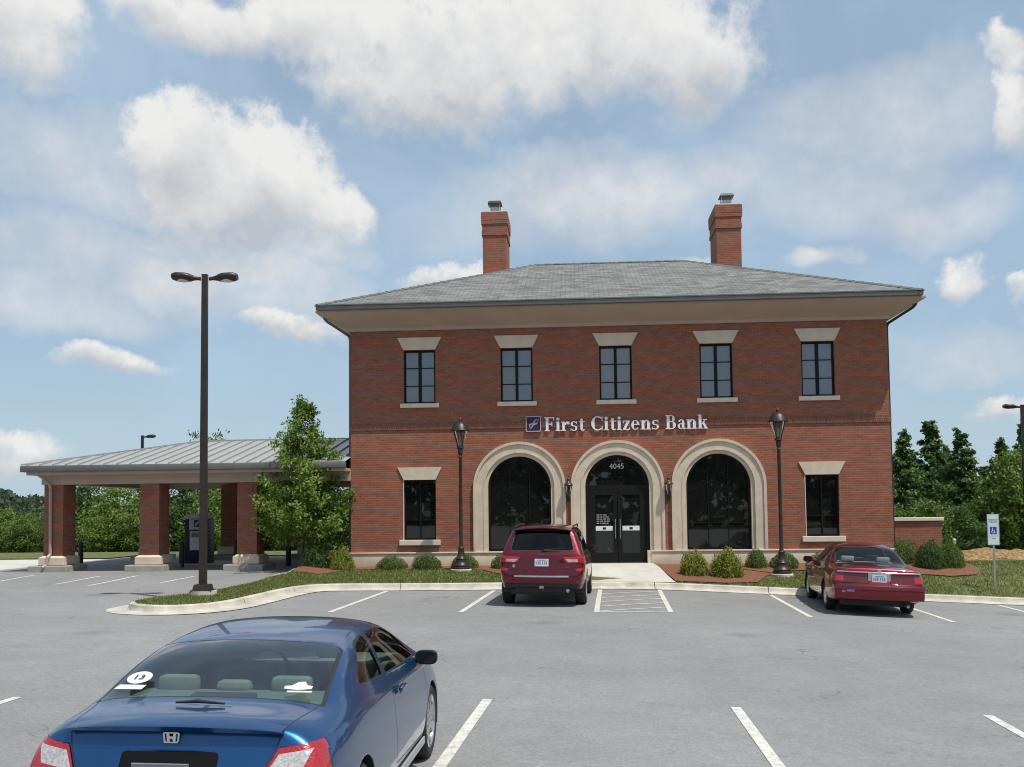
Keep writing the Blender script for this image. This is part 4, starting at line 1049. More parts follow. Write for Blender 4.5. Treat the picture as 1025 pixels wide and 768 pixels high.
def rounded(poly, r=.03, n=4):
    out = []; L_ = len(poly)
    for i in range(L_):
        p, c, q = Vector(poly[i-1]), Vector(poly[i]), Vector(poly[(i+1) % L_])
        a = (p-c); b = (q-c); t = min(r, a.length*.45, b.length*.45)
        s = c+a.normalized()*t; e = c+b.normalized()*t
        for k in range(n+1):
            u = k/n; out.append(tuple(s*(1-u)**2+c*2*u*(1-u)+e*u*u))
    return out
def grow(poly, d):
    c = Vector((sum(p[0] for p in poly)/len(poly), sum(p[1] for p in poly)/len(poly)))
    return [tuple(Vector(p)+(Vector(p)-c).normalized()*d) for p in poly]
def take(bm, faces, name, mats, parent, pred=None, smooth=40, offset=0.0):
    fs = [f for f in faces if f.is_valid and (pred is None or pred(f.calc_center_median()))]
    if not fs: return None
    vm = {}; nb = bmesh.new()
    for f in fs:
        vs = []
        for v in f.verts:
            if v not in vm: vm[v] = nb.verts.new(v.co+v.normal*offset)
            vs.append(vm[v])
        nf = nb.faces.new(vs); nf.smooth = True
    bmesh.ops.delete(bm, geom=fs, context='FACES')
    me = bpy.data.meshes.new(name); nb.to_mesh(me); nb.free()
    return link_mesh(name, me, mats, parent, smooth)

def wheel(parent, x, y, r, w, rim_r, spokes, paint=None):
    out = 1 if y > 0 else -1
    t = MB()
    p = [(rim_r*.98, -w/2+.012), (r-.035, -w/2), (r-.012, -w/2+.02), (r, -w/2+.045), (r, w/2-.045), (r-.012, w/2-.02), (r-.035, w/2), (rim_r*.98, w/2-.012)]
    t.lathe(p, (0, 0, 0), 40, 'Y')
    wob = t.build('wheel', MT['rubber'], parent, smooth=35); wob.location = (x, y, r)
    m_ = MB(); o = out*w/2
    m_.lathe([(rim_r*.97, o*.55), (rim_r*1.0, o*.92), (rim_r*.95, o*.95), (rim_r*.90, o*.80), (rim_r*.86, o*.2)], (0, 0, 0), 40, 'Y')
    m_.lathe([(.0, o*.84), (.05, o*.84), (.07, o*.74), (.075, o*.3)], (0, 0, 0), 20, 'Y')
    for k in range(spokes):
        a = 2*math.pi*k/spokes; c, s = math.cos(a), math.sin(a)
        def P(rad, tan, dep): return (rad*c-tan*s, dep, rad*s+tan*c)
        wd = .9*rim_r/spokes
        m_.hexa([P(.05, -wd*.8, o*.78), P(.05, wd*.8, o*.78), P(rim_r*.92, wd*.55, o*.83), P(rim_r*.92, -wd*.55, o*.83), P(.05, -wd*.8, o*.5), P(.05, wd*.8, o*.5), P(rim_r*.92, wd*.55, o*.5), P(rim_r*.92, -wd*.55, o*.5)])
    m_.build('rim', MT['alloy'], wob, smooth=35)
    m_ = MB(); m_.lathe([(.0, o*.18), (rim_r*.9, o*.18)], (0, 0, 0), 24, 'Y'); m_.build('brake_disc', MT['black'], wob)
    return wob

def seat_set(parent, xf, xr, zf, w, mat, zr=None, front=None, rear_heads=3, head_w=.26, head_z=None):
    """two front seats and a rear bench"""
    for s in (-1, 1):
        m_ = MB(); m_.box(xf-.02, xf+.5, s*.36-.24, s*.36+.24, zf-.10, zf+.06, .05)
        m_.hexa([(xf-.04, s*.36-.24, zf), (xf+.12, s*.36-.24, zf), (xf+.12, s*.36+.24, zf), (xf-.04, s*.36+.24, zf), (xf-.24, s*.36-.19, zf+.60), (xf-.14, s*.36-.19, zf+.62), (xf-.14, s*.36+.19, zf+.62), (xf-.24, s*.36+.19, zf+.60)])
        m_.box(xf-.26, xf-.16, s*.36-.13, s*.36+.13, zf+.66, zf+.86, .04)
        m_.build('front_seat', front or mat, parent, smooth=40)
    zr = zr or zf
    m_ = MB(); m_.box(xr, xr+.5, -w, w, zr-.12, zr+.06, .05); m_.hexa([(xr-.02, -w, zr), (xr+.14, -w, zr), (xr+.14, w, zr), (xr-.02, w, zr), (xr-.20, -w*.95, zr+.52), (xr-.09, -w*.95, zr+.53), (xr-.09, w*.95, zr+.53), (xr-.20, w*.95, zr+.52)])
    m_.build('rear_seat', mat, parent, smooth=40)
    hz = head_z or zr+.56
    for y in ([-.33, .05, .42] if rear_heads == 3 else [-.4, .4]):
        m_ = MB(); hw = head_w/2*(.85 if abs(y) < .1 else 1); m_.box(xr-.24, xr-.13, y-hw, y+hw, hz, hz+(.085 if abs(y) < .1 else .115), .035); m_.build('headrest', mat, parent, smooth=40)

GLASS_CAR = clear_glass('car_glass', (.62, .72, .67), 1.0)
GLASS_REAR = clear_glass('sloped_rear_glass', (.62, .72, .68), 2.2)
GLASS_PALE = clear_glass('pale_car_glass', (.80, .88, .84), 1.1)
GLASS_TINT = clear_glass('tinted_car_glass', (.10, .115, .125), .8)
RED_LENS = lens_mat('red_lamp_lens', (.22, .003, .007), (.52, .014, .016), 70)
DARK_RED = pm('dark_red_lens', (.11, .004, .007), .1, var=.15, scale=40, coat=1.0)
CLEAR_LENS = lens_mat('clear_lamp_lens', (.24, .23, .24), (.66, .64, .64), 60)
LINER = pm('interior_liner', (.035, .035, .037), .9, var=.1)
GREY_CLOTH = pm('grey_seat_cloth', (.30, .33, .31), .95, var=.1, scale=30)
DARK_CLOTH = pm('dark_seat_cloth', (.035, .037, .04), .95, var=.1, scale=30)
PLATE = pm('plate_white', (.62, .64, .68), .4, var=.05)
PLATE_INK = pm('plate_ink', (.20, .25, .36), .5, var=.05)

def finish_body(bm, paint, root):
    me = bpy.data.meshes.new('body'); 
    for f in bm.faces: f.smooth = True
    bm.to_mesh(me); bm.free()
    for m_ in (paint, LINER, MT['black']): me.materials.append(m_)
    o = bpy.data.objects.new('body', me); COL.objects.link(o); o.parent = root
    me.set_sharp_from_angle(angle=R(40))
    sd = o.modifiers.new('thickness', 'SOLIDIFY'); sd.thickness = .018; sd.offset = -1; sd.material_offset = 1; sd.material_offset_rim = 2; sd.use_even_offset = False
    return o
def circle(cx, cz, r, n=28): return [(cx+r*math.cos(2*math.pi*i/n), cz+r*math.sin(2*math.pi*i/n)) for i in range(n)]
def arches(bm, xs, z, r, ymin, top):
    for x in xs:
        fs = cut_region(bm, circle(x, z, r), 'side', lambda c, n: abs(c.y) > ymin and c.z < top)
        bmesh.ops.delete(bm, geom=[f for f in fs if f.is_valid], context='FACES')
def wells(root, xs, z, r, y0, y1):
    for x in xs:
        for s in (-1, 1):
            m_ = MB(); a, b = sorted((s*y0, s*y1)); k = 20
            rows = [[m_.bm.verts.new((x+(r+.006)*math.cos(math.pi*i/k*1.16-.25), y, z+(r+.006)*math.sin(math.pi*i/k*1.16-.25))) for i in range(k+1)] for y in (a, b)]
            for i in range(k): m_.bm.faces.new((rows[0][i], rows[0][i+1], rows[1][i+1], rows[1][i]))
            m_.bm.faces.new(rows[0] if s > 0 else rows[1])
            m_.build('wheel_well', MT['black'], root, smooth=50)
def plate(parent, x, y, z, w=.30, h=.155, tilt=0, text=None, dark=False):
    m_ = MB(); m_.box(-.006, .006, -w/2, w/2, -h/2, h/2, .003); p = m_.build('license_plate', pm('plate_dim', (.20, .21, .22), .4, var=.1) if dark else PLATE, parent); p.location = (x, y, z); p.rotation_euler = (0, tilt, 0)
    m_ = MB()
    for k in range(6):
        yy = w*.38-k*w*.128-(w*.07 if k > 2 else 0); m_.box(-.009, -.0062, yy-w*(.035+.012*((k*7+int(x*100)) % 3)), yy+w*.03, -h*.22, h*(.16+.02*(k % 2)))
    m_.box(-.009, -.0062, -w*.3, w*.3, h*.30, h*.39)
    m_.build('plate_marks', PLATE_INK, p)
    return p
def mirror(root, x, y, z, paint, k=1.0):
    s = 1 if y > 0 else -1
    b = bmesh.new(); bmesh.ops.create_uvsphere(b, u_segments=20, v_segments=12, radius=1)
    for v in b.verts:
        q = v.co.copy(); q = Vector([math.copysign(abs(c)**.62, c) for c in q]); v.co = Vector((q.x*.075*k+(abs(q.y*s-1))*.0, q.y*.115*k, q.z*.075*k))
        if v.co.x < -.035*k: v.co.x = -.035*k
    m_ = MB(); m_.join(b, mat=Matrix.Translation((x, y+s*.115*k, z)))
    m_.hexa([(x-.03, y-s*.05, z-.07*k), (x+.06, y-s*.05, z-.07*k), (x+.05, y+s*.08, z-.04*k), (x-.02, y+s*.08, z-.04*k), (x-.03, y-s*.05, z-.02), (x+.06, y-s*.05, z-.02), (x+.05, y+s*.08, z+.0), (x-.02, y+s*.08, z+.0)])
    mo = m_.build('side_mirror', paint, root, smooth=50)
    m_ = MB(); m_.join(fill2d(rounded([(-.092*k, -.055*k), (.092*k, -.055*k), (.092*k, .055*k), (-.092*k, .055*k)], .03), [], 0, .004), mat=Matrix.Translation((x-.040*k, y+s*.115*k, z)) @ Matrix.Rotation(R(90), 4, 'Z'))
    m_.build('mirror_glass', MT['glass'], mo)
    return mo

MIRROR_PAINT = pm('dark_mirror_shell', (.010, .012, .018), .45, spec=.3)
# ---- blue two-door coupe ----
def coupe():
    root = empty('parked_car'); tag(root, 'blue two door coupe with window stickers, nearest the camera', 'car')
    paint = car_paint('blue_car_paint', (.006, .078, .225))
    def S(x, *pts, xs=None):
        return [(x+(xs[i] if xs else 0), y, z) for i, (y, z) in enumerate(pts)]
    st = [
        S(.02, (.52, .30), (.70, .27), (.78, .48), (.825, .68), (.775, .885), (.615, .985), (.43, 1.002), (.21, 1.008), (0, 1.010), xs=[.06, .05, 0, .07, .17, .20, .185, .175, .17]),
        S(.30, (.60, .24), (.80, .24), (.855, .46), (.868, .69), (.825, .905), (.68, 1.005), (.47, 1.030), (.23, 1.04), (0, 1.043)),
        S(.62, (.62, .20), (.83, .22), (.875, .44), (.884, .69), (.842, .915), (.725, 1.012), (.56, 1.034), (.27, 1.048), (0, 1.052)),
        S(.82, (.62, .20), (.84, .21), (.88, .43), (.886, .69), (.845, .925), (.755, 1.020), (.685, 1.092), (.33, 1.115), (0, 1.120)),
        S(1.12, (.62, .19), (.84, .20), (.88, .42), (.886, .68), (.848, .925), (.775, 1.01), (.675, 1.208), (.33, 1.240), (0, 1.246)),
        S(1.48, (.62, .19), (.84, .20), (.875, .41), (.885, .67), (.85, .92), (.785, .995), (.645, 1.296), (.32, 1.328), (0, 1.334)),
        S(1.95, (.62, .19), (.84, .20), (.872, .41), (.882, .67), (.848, .915), (.787, .98), (.628, 1.336), (.30, 1.370), (0, 1.376)),
        S(2.42, (.62, .19), (.84, .20), (.872, .41), (.882, .66), (.845, .90), (.787, .965), (.618, 1.328), (.30, 1.363), (0, 1.370)),
        S(2.85, (.62, .19), (.84, .20), (.872, .41), (.882, .65), (.84, .885), (.787, .945), (.61, 1.255), (.31, 1.298), (0, 1.305)),
        S(3.25, (.62, .19), (.84, .20), (.875, .41), (.882, .64), (.835, .87), (.785, .925), (.665, 1.08), (.33, 1.13), (0, 1.142)),
        S(3.62, (.62, .19), (.84, .20), (.88, .42), (.882, .63), (.83, .85), (.77, .90), (.69, .94), (.36, .975), (0, .985)),
        S(4.05, (.60, .19), (.82, .20), (.865, .42), (.86, .60), (.79, .78), (.71, .83), (.60, .855), (.31, .88), (0, .885)),
        S(4.33, (.55, .20), (.74, .21), (.79, .40), (.77, .56), (.69, .67), (.60, .72), (.48, .745), (.25, .76), (0, .765)),
        S(4.42, (.48, .24), (.60, .25), (.64, .40), (.62, .54), (.56, .62), (.50, .655), (.40, .67), (.2, .68), (0, .685)),
    ]
    bm = loft_body(st, 5, 5, [-.05, -.06, -.10, -.08, -.045], [.1, .12, .14, .10, .06], crease=((4, .18), (5, .12), (6, .25), (1, .4)), levels=3, cap_crease=.25, row_crease=((0, .85),))
    WB, FR, RW = .93, 3.58, .318
    arches(bm, (WB, FR), RW, .355, .5, .8)
    side = lambda c, n: abs(c.y) > .5 and c.z > .90
    # glass: black surround first, then the pane inside it
    def pane(poly, proj, pre, name, mat, trim=.022, r=.04, pred=None):
        f = cut_region(bm, rounded(grow(poly, trim), r), proj, pre)
        f2 = set(cut_region(bm, rounded(poly, r), proj, pre))
        ring_ = [x for x in cut_region_members(bm, rounded(grow(poly, trim), r), proj, pre) if x not in f2]
        for x in ring_: x.material_index = 2
        return list(f2)
    def cut_region_members(bm, poly, proj, pre):
        a, b = AX[proj]; out = []
        for f in bm.faces:
            c = f.calc_center_median()
            if pre(c, f.normal) and in_poly((c[a], c[b]), poly): out.append(f)
        return out
    g = pane([(.665, -.675), (.665, .675), (1.40, .600), (1.40, -.600)], 'top', lambda c, n: c.z > .98 and n.z > .15 and .5 < c.x < 1.6, 'rear', GLASS_CAR, .028, .035)
    rw = take(bm, g, 'rear_window', GLASS_REAR, root)
    g = pane([(2.86, -.52), (2.86, .52), (3.52, .64), (3.52, -.64)], 'top', lambda c, n: c.z > .93 and n.z > .15 and 2.7 < c.x < 3.7, 'wind', GLASS_CAR, .03, .06)
    take(bm, g, 'windshield', GLASS_CAR, root)
    for nm, poly in (('side_window', [(1.99, 1.005), (3.20, .96), (2.90, 1.165), (2.62, 1.25), (2.3, 1.283), (2.01, 1.288)]), ('quarter_window', [(1.27, 1.05), (1.90, 1.01), (1.92, 1.286), (1.62, 1.248)])):
        g = pane(poly, 'side', side, nm, GLASS_CAR, .02, .05)
        for s in (-1, 1): take(bm, g, nm, GLASS_CAR, root, lambda c, s=s: c.y*s > 0)
    # tail lamps wrap the corner
    rear = lambda c, n: c.x < .55 and abs(c.y) > .40 and c.z > .5
    for s in (-1, 1):
        poly = [(s*.585, .895), (s*.72, .915), (s*.90, .925), (s*.93, .66), (s*.46, .66)]
        pre = lambda c, n, s=s: c.x < (.34-(.93-c.z)*.35) and c.y*s > .40 and c.z > .5
        f = cut_region(bm, poly, 'rear', pre)
        inn = [(s*.590, .868), (s*.765, .892), (s*.725, .80), (s*.535, .775)]
        tl = take(bm, f, 'taillight', RED_LENS, root, offset=.004)
        if tl:
            b2 = bmesh.new(); b2.from_mesh(tl.data); f2 = cut_region(b2, inn, 'rear', lambda c, n: True)
            take(b2, f2, 'reversing_lens', CLEAR_LENS, tl); b2.to_mesh(tl.data); b2.free()
    # trunk lid seams, door seams, fuel flap
    def seam(poly, proj, pre, w=.008):
        for p, q in zip(poly, poly[1:]):
            p, q = Vector(p), Vector(q); d = (q-p).normalized(); n_ = Vector((-d.y, d.x))*w/2
            for f in cut_region(bm, [tuple(p-n_), tuple(q-n_), tuple(q+n_), tuple(p+n_)], proj, pre): f.material_index = 2
    top = lambda c, n: c.z > .93 and n.z > .3 and c.x < .8
    for s in (-1, 1):
        seam([(.665, s*.668), (.215, s*.598)], 'top', top)
        seam([(s*.598, .99), (s*.572, .90), (s*.45, .66)], 'rear', lambda c, n: c.x < .4 and n.x < -.2)
    door = [(1.97, 1.0), (1.93, .72), (2.05, .34), (3.22, .30), (3.30, .62), (3.27, .94)]
    seam(door, 'side', lambda c, n: abs(c.y) > .6 and .25 < c.z < 1.02, .011)
    for s in (-1, 1):
        f = cut_region_members(bm, [(1.97, .99), (1.935, .72), (2.055, .345), (3.215, .305), (3.294, .62), (3.264, .935)], 'side', lambda c, n, s=s: c.y*s > .6)
        f = [x for x in f if x.material_index == 0]
        d = take(bm, f, 'door', paint, root)
        m_ = MB(); yy = s*.872; m_.box(2.08, 2.27, yy-.012 if s > 0 else yy-.02, yy+.02 if s > 0 else yy+.012, .855, .885, .01); m_.build('door_handle', paint, d or root, smooth=50)
        m_ = MB(); m_.join(fill2d(rounded([(2.07, .835), (2.20, .835), (2.20, .90), (2.07, .90)], .02), [], yy-.001, yy+.001)); m_.build('handle_recess', MT['black'], d or root)
    EMB_X = min([v.co.x for v in bm.verts if abs(v.co.y) < .06 and abs(v.co.z-.945) < .035 and v.co.x < .6] or [.1])-.002
    # licence recess
    f = cut_region(bm, rounded([(-.27, .64), (.27, .64), (.27, .875), (-.27, .875)], .03), 'rear', lambda c, n: c.x < .35 and n.x < -.2)
    rec = take(bm, f, 'plate_recess', pm('recess_black', (.005, .005, .006), .7, spec=.15), root)
    plate(root, .018, 0, .765, .31, .16, R(-8), dark=True)
    finish_body(bm, paint, root)
    m_ = MB(); m_.box(.05, 4.35, -.60, .60, .17, .24); m_.build('underbody', MT['black'], root)
    wells(root, (WB, FR), RW, .355, .50, .862)
    # lip spoiler along the trunk edge
    m_ = MB(); k = 14; rows = []
    for i in range(k+1):
        y = -.60+1.2*i/k; e = 1-abs(y/.60)**6; b = .035*(1-(y/.6)**2)
        rows.append([m_.bm.verts.new(p) for p in ((.36, y, 1.030+.012*e-(y/.6)**2*.028), (.170-b, y, 1.006+.014*e-(y/.6)**2*.018), (.152-b, y, 1.002+.010*e-(y/.6)**2*.018), (.165-b, y, .984-(y/.6)**2*.012), (.25, y, 1.0-(y/.6)**2*.02))])
    for r1, r2 in zip(rows, rows[1:]):
        for j in range(5): m_.bm.faces.new((r1[j], r1[(j+1) % 5], r2[(j+1) % 5], r2[j]))
    m_.bm.faces.new(rows[0]); m_.bm.faces.new(rows[-1][::-1])
    m_.build('spoiler', paint, root, smooth=35)
    # emblem, wiper washer jet, stickers
    m_ = MB(); x = EMB_X
    m_.join(fill2d(rounded([(-.040, -.026), (.040, -.026), (.046, .032), (-.046, .032)], .01), [rounded([(-.033, -.020), (.033, -.020), (.039, .026), (-.039, .026)], .008)], -.008, .02), mat=Matrix.Translation((x, 0, .945)) @ Matrix.Rotation(R(-90), 4, 'Z'))
    m_.join(fill2d([(-.022, -.020), (-.010, -.020), (-.008, -.002), (.008, -.002), (.010, -.020), (.022, -.020), (.027, .026), (.014, .026), (.010, .008), (-.010, .008), (-.014, .026), (-.027, .026)], [], -.007, .02), mat=Matrix.Translation((x, 0, .945)) @ Matrix.Rotation(R(-90), 4, 'Z'))
    m_.build('emblem', MT['chrome'], root)
    m_ = MB(); m_.tube([(.50, .13, 1.066), (.50, .0, 1.076), (.50, -.16, 1.064)], [.006, .012, .006], 8); m_.build('trunk_antenna', MT['black'], root, smooth=50)
    GX, GZ = Vector((1.385-.665, 0, 1.335-1.085)).normalized(), None
    def sticker(pts, mat, name, h=.012):
        m_ = MB(); m_.poly([(x_, y_, 1.068+(x_-.665)*.355+h) for x_, y_ in pts]); return m_.build(name, mat, rw)
    w_ = pm('sticker_white', (.62, .62, .61), .5, var=.04)
    sticker([(.83+.055*math.sin(a*.314)*1.3, .50+.075*math.cos(a*.314)) for a in range(20)], w_, 'oval_sticker', .022)
    b = text_bm("13", .075, .0005); mk = MB(); mk.join(b, mat=Matrix.Translation((.80, .50, 1.146)) @ Matrix.Rotation(R(-90), 4, 'Z') @ Matrix.Rotation(R(-72), 4, 'X')); mk.build('oval_sticker_text', MT['black'], rw)
    sticker([(.70, .60), (.70, .43), (.75, .42), (.75, .585)], w_, 'bar_sticker', .020)
    sticker([(.735, -.60), (.72, -.52), (.735, -.43), (.765, -.43), (.77, -.47), (.81, -.50), (.815, -.54), (.775, -.565), (.765, -.60)], w_, 'car_sticker', .020)
    sticker([(.695, -.61), (.695, -.46), (.712, -.46), (.712, -.61)], w_, 'car_sticker_line', .020)
    # cabin
    seat_set(root, 2.35, 1.42, .42, .58, GREY_CLOTH, zr=.44, head_z=.985, head_w=.265, front=DARK_CLOTH)
    m_ = MB(); m_.hexa([(.66, -.66, .95), (1.22, -.64, .95), (1.22, .64, .95), (.66, .66, .95), (.68, -.64, .995), (1.22, -.62, 1.01), (1.22, .62, 1.01), (.68, .64, .995)]); m_.build('parcel_shelf', pm('shelf_cloth', (.20, .24, .22), .95), root)
    m_ = MB(); m_.box(.86, .96, -.20, .20, 1.0, 1.045, .015); cl = m_.build('brake_light_housing', LINER, root, smooth=50)
    m_ = MB(); m_.box(.850, .859, -.07, .07, 1.012, 1.04); m_.build('third_brake_light', RED_LENS, cl)
    m_ = MB(); m_.box(2.9, 3.5, -.66, .66, .70, .93, .05); m_.box(1.2, 3.4, -.68, .68, .22, .40); m_.build('dashboard', pm('dash_grey', (.26, .28, .26), .8), root, smooth=40)
    m_ = MB()
    for k in range(20):
        a, b_ = 2*math.pi*k/20, 2*math.pi*(k+1)/20
        m_.cyl((2.80+.06*math.sin(a), .36+.18*math.cos(a), .86+.17*math.sin(a)), (2.80+.06*math.sin(b_), .36+.18*math.cos(b_), .86+.17*math.sin(b_)), .015, seg=6)
    m_.build('steering_wheel', LINER, root)
    m_ = MB(); m_.box(2.98, 3.0, -.12, .12, 1.22, 1.29, .02); m_.build('rear_view_mirror', MT['black'], root)
    for s in (-1, 1): mirror(root, 3.13, s*.80, .945, MIRROR_PAINT, .8)
    for s in (-1, 1):
        for x in (WB, FR): wheel(root, x, s*.765, RW, .205, .228, 10)
    m_ = MB(); m_.tube([(.06, -.45, .27), (.35, -.45, .27)], .035, 14); m_.build('exhaust', MT['silver'], root, smooth=50)
    m_ = MB(); m_.join(fill2d(rounded([(1.33, .215), (3.2, .215), (3.2, .275), (1.33, .275)], .02), [], -.872, -.862)); m_.build('sill_trim', pm('sill_grey', (.40, .40, .39), .5), root)
    return root

MIRROR_RED = pm('dark_mirror_shell_red', (.030, .006, .008), .4, spec=.3)
# ---- dark red sport utility ----
def generic_pane(bm, poly, proj, pre, trim, r):
    cut_region(bm, rounded(grow(poly, trim), r), proj, pre)
    f2 = set(cut_region(bm, rounded(poly, r), proj, pre)); a, b = AX[proj]; big = rounded(grow(poly, trim), r)
    for f in bm.faces:
        c = f.calc_center_median()
        if f not in f2 and pre(c, f.normal) and in_poly((c[a], c[b]), big): f.material_index = 2
    return list(f2)
def generic_seam(bm, poly, proj, pre, w=.01):
    for p, q in zip(poly, poly[1:]):
        p, q = Vector(p), Vector(q); d = (q-p).normalized(); n_ = Vector((-d.y, d.x))*w/2
        for f in cut_region(bm, [tuple(p-n_), tuple(q-n_), tuple(q+n_), tuple(p+n_)], proj, pre): f.material_index = 2
def doors(bm, outlines, root, paint, ymin, hz, hy):
    for poly, hx in outlines:
        generic_seam(bm, poly+poly[:1], 'side', lambda c, n: abs(c.y) > ymin and abs(n.y) > .3, .012)
        for s in (-1, 1):
            f = []
            for x in bm.faces:
                c = x.calc_center_median()
                if c.y*s > ymin and abs(x.normal.y) > .3 and x.material_index == 0 and in_poly((c.x, c.z), poly): f.append(x)
            d = take(bm, f, 'door', paint, root)
            m_ = MB(); yy = s*hy; a, b_ = sorted((yy-s*.01, yy+s*.025)); m_.box(hx, hx+.2, a, b_, hz, hz+.035, .01); m_.build('door_handle', paint, d or root, smooth=50)

def sport_utility():
    root = empty('parked_car'); tag(root, 'dark red sport utility vehicle parked facing the left arch of the bank', 'car')
    paint = car_paint('red_utility_paint', (.15, .004, .013))
    def S(x, *pts, xs=None): return [(x+(xs[i] if xs else 0), y, z) for i, (y, z) in enumerate(pts)]
    st = [
        S(.0, (.60, .44), (.78, .40), (.87, .62), (.905, .86), (.90, 1.08), (.865, 1.15), (.68, 1.645), (.36, 1.70), (0, 1.712), xs=[.14, .10, .02, .10, .10, .13, .40, .385, .38]),
        S(.22, (.62, .36), (.88, .38), (.955, .62), (.965, .87), (.945, 1.09), (.905, 1.16), (.715, 1.66), (.38, 1.725), (0, 1.738), xs=[0, 0, 0, .0, .0, .02, .28, .26, .25]),
        S(.80, (.64, .32), (.92, .36), (.975, .60), (.98, .87), (.952, 1.09), (.918, 1.15), (.735, 1.675), (.39, 1.745), (0, 1.76)),
        S(1.5, (.64, .30), (.92, .34), (.968, .58), (.975, .86), (.95, 1.08), (.922, 1.14), (.74, 1.69), (.39, 1.755), (0, 1.77)),
        S(2.3, (.64, .30), (.92, .34), (.968, .58), (.975, .86), (.95, 1.07), (.922, 1.13), (.74, 1.69), (.39, 1.75), (0, 1.765)),
        S(2.85, (.64, .30), (.92, .34), (.968, .58), (.975, .86), (.948, 1.06), (.92, 1.12), (.73, 1.64), (.39, 1.705), (0, 1.72)),
        S(3.35, (.64, .30), (.92, .34), (.97, .58), (.975, .86), (.945, 1.05), (.90, 1.11), (.78, 1.30), (.41, 1.375), (0, 1.39)),
        S(3.65, (.64, .30), (.92, .35), (.975, .60), (.975, .86), (.94, 1.03), (.89, 1.09), (.80, 1.13), (.42, 1.16), (0, 1.17)),
        S(4.3, (.62, .32), (.90, .36), (.95, .60), (.945, .84), (.89, .97), (.82, 1.02), (.70, 1.05), (.36, 1.07), (0, 1.075)),
        S(4.7, (.56, .36), (.78, .38), (.84, .60), (.83, .80), (.80, .90), (.74, .95), (.62, .97), (.32, .985), (0, .99)),
        S(4.80, (.50, .40), (.66, .42), (.72, .60), (.72, .78), (.70, .86), (.66, .90), (.56, .92), (.28, .93), (0, .935)),
    ]
    bm = loft_body(st, 6, 5, [-.05, -.06, -.08, -.07, -.06, -.05], [.05]*5, crease=((4, .35), (6, .3), (1, .5)), levels=3, cap_crease=.3)
    WB, FR, RW = .98, 3.90, .375
    arches(bm, (WB, FR), RW, .43, .55, 1.0)
    g = generic_pane(bm, [(-.70, 1.215), (.70, 1.215), (.585, 1.635), (-.585, 1.635)], 'rear', lambda c, n: c.x < .6 and c.z > 1.1 and n.x < -.25, .03, .06)
    rw = take(bm, g, 'rear_window', GLASS_TINT, root)
    g = generic_pane(bm, [(2.95, -.60), (2.95, .60), (3.55, .70), (3.55, -.70)], 'top', lambda c, n: c.z > 1.1 and n.z > .15 and 2.6 < c.x < 3.75, .03, .06)
    take(bm, g, 'windshield', GLASS_CAR, root)
    for nm, poly in (('quarter_window', [(.55, 1.20), (1.05, 1.18), (1.12, 1.61), (.72, 1.58)]), ('side_window', [(1.12, 1.18), (1.98, 1.17), (1.98, 1.63), (1.2, 1.62)]), ('side_window', [(2.06, 1.17), (3.15, 1.14), (2.72, 1.55), (2.4, 1.63), (2.06, 1.63)])):
        g = generic_pane(bm, poly, 'side', lambda c, n: abs(c.y) > .6 and c.z > 1.1 and abs(n.y) > .3, .025, .05)
        for s in (-1, 1): take(bm, g, nm, GLASS_TINT, root, lambda c, s=s: c.y*s > 0)
    for s in (-1, 1):
        pre = lambda c, n, s=s: c.x < .40 and c.y*s > .3
        f = cut_region(bm, [(s*.48, 1.075), (s*.98, 1.10), (s*.99, .955), (s*.60, .945), (s*.52, .98)], 'rear', pre)
        tl = take(bm, f, 'taillight', RED_LENS, root, offset=.006)
        b2 = bmesh.new(); b2.from_mesh(tl.data); f2 = cut_region(b2, [(s*.53, 1.03), (s*.80, 1.03), (s*.80, .975), (s*.60, .968)], 'rear', lambda c, n: True)
        take(b2, f2, 'reversing_lens', CLEAR_LENS, tl); b2.to_mesh(tl.data); b2.free()
        f = cut_region(bm, [(s*.74, .83), (s*.93, .85), (s*.93, .78), (s*.78, .77)], 'rear', pre); take(bm, f, 'reflector', RED_LENS, root, offset=.003)
    rear = lambda c, n: c.x < .5 and n.x < -.2
    generic_seam(bm, [(-.88, 1.14), (-.74, .80), (-.60, .735), (.60, .735), (.74, .80), (.88, 1.14)], 'rear', rear, .012)
    f = cut_region(bm, [(-.82, .505), (.82, .505), (.86, .30), (-.86, .30)], 'rear', lambda c, n: c.x < .5 and abs(c.y) < .9)
    take(bm, f, 'lower_bumper', MT['black'], root, offset=.004)
    f = cut_region(bm, rounded([(-.22, .855), (.22, .855), (.22, 1.07), (-.22, 1.07)], .02), 'rear', rear)
    for x in f: x.material_index = 0
    doors(bm, [([(1.16, 1.15), (1.22, .66), (1.42, .44), (2.0, .44), (2.02, 1.15)], 1.28), ([(2.05, 1.15), (2.03, .44), (3.25, .44), (3.34, .8), (3.25, 1.10)], 2.14)], root, paint, .6, 1.0, .955)
    finish_body(bm, paint, root)
    m_ = MB(); m_.box(.25, 4.6, -.70, .70, .26, .40); m_.box(.12, .3, -.6, .6, .32, .42); m_.build('underbody', MT['black'], root)
    wells(root, (WB, FR), RW, .43, .60, .955)
    plate(root, .035, 0, .955, .31, .16, R(4))
    m_ = MB(); m_.tube([(-.012, -.60, .665), (-.055, -.3, .665), (-.072, 0, .665), (-.055, .3, .665), (-.012, .60, .665)], .022, 10); m_.build('bumper_strip', MT['chrome'], root, smooth=50)
    m_ = MB(); b = text_bm("Jeep", .085, .004); m_.join(b, mat=Matrix.Translation((.028, 0, 1.115)) @ Matrix.Rotation(R(-90), 4, 'Z')); m_.build('lettering', MT['chrome'], root)
    m_ = MB(); b = text_bm("4x4", .05, .004); m_.join(b, mat=Matrix.Translation((.035, -.56, .845)) @ Matrix.Rotation(R(-90), 4, 'Z')); m_.build('badge', MT['chrome'], root)
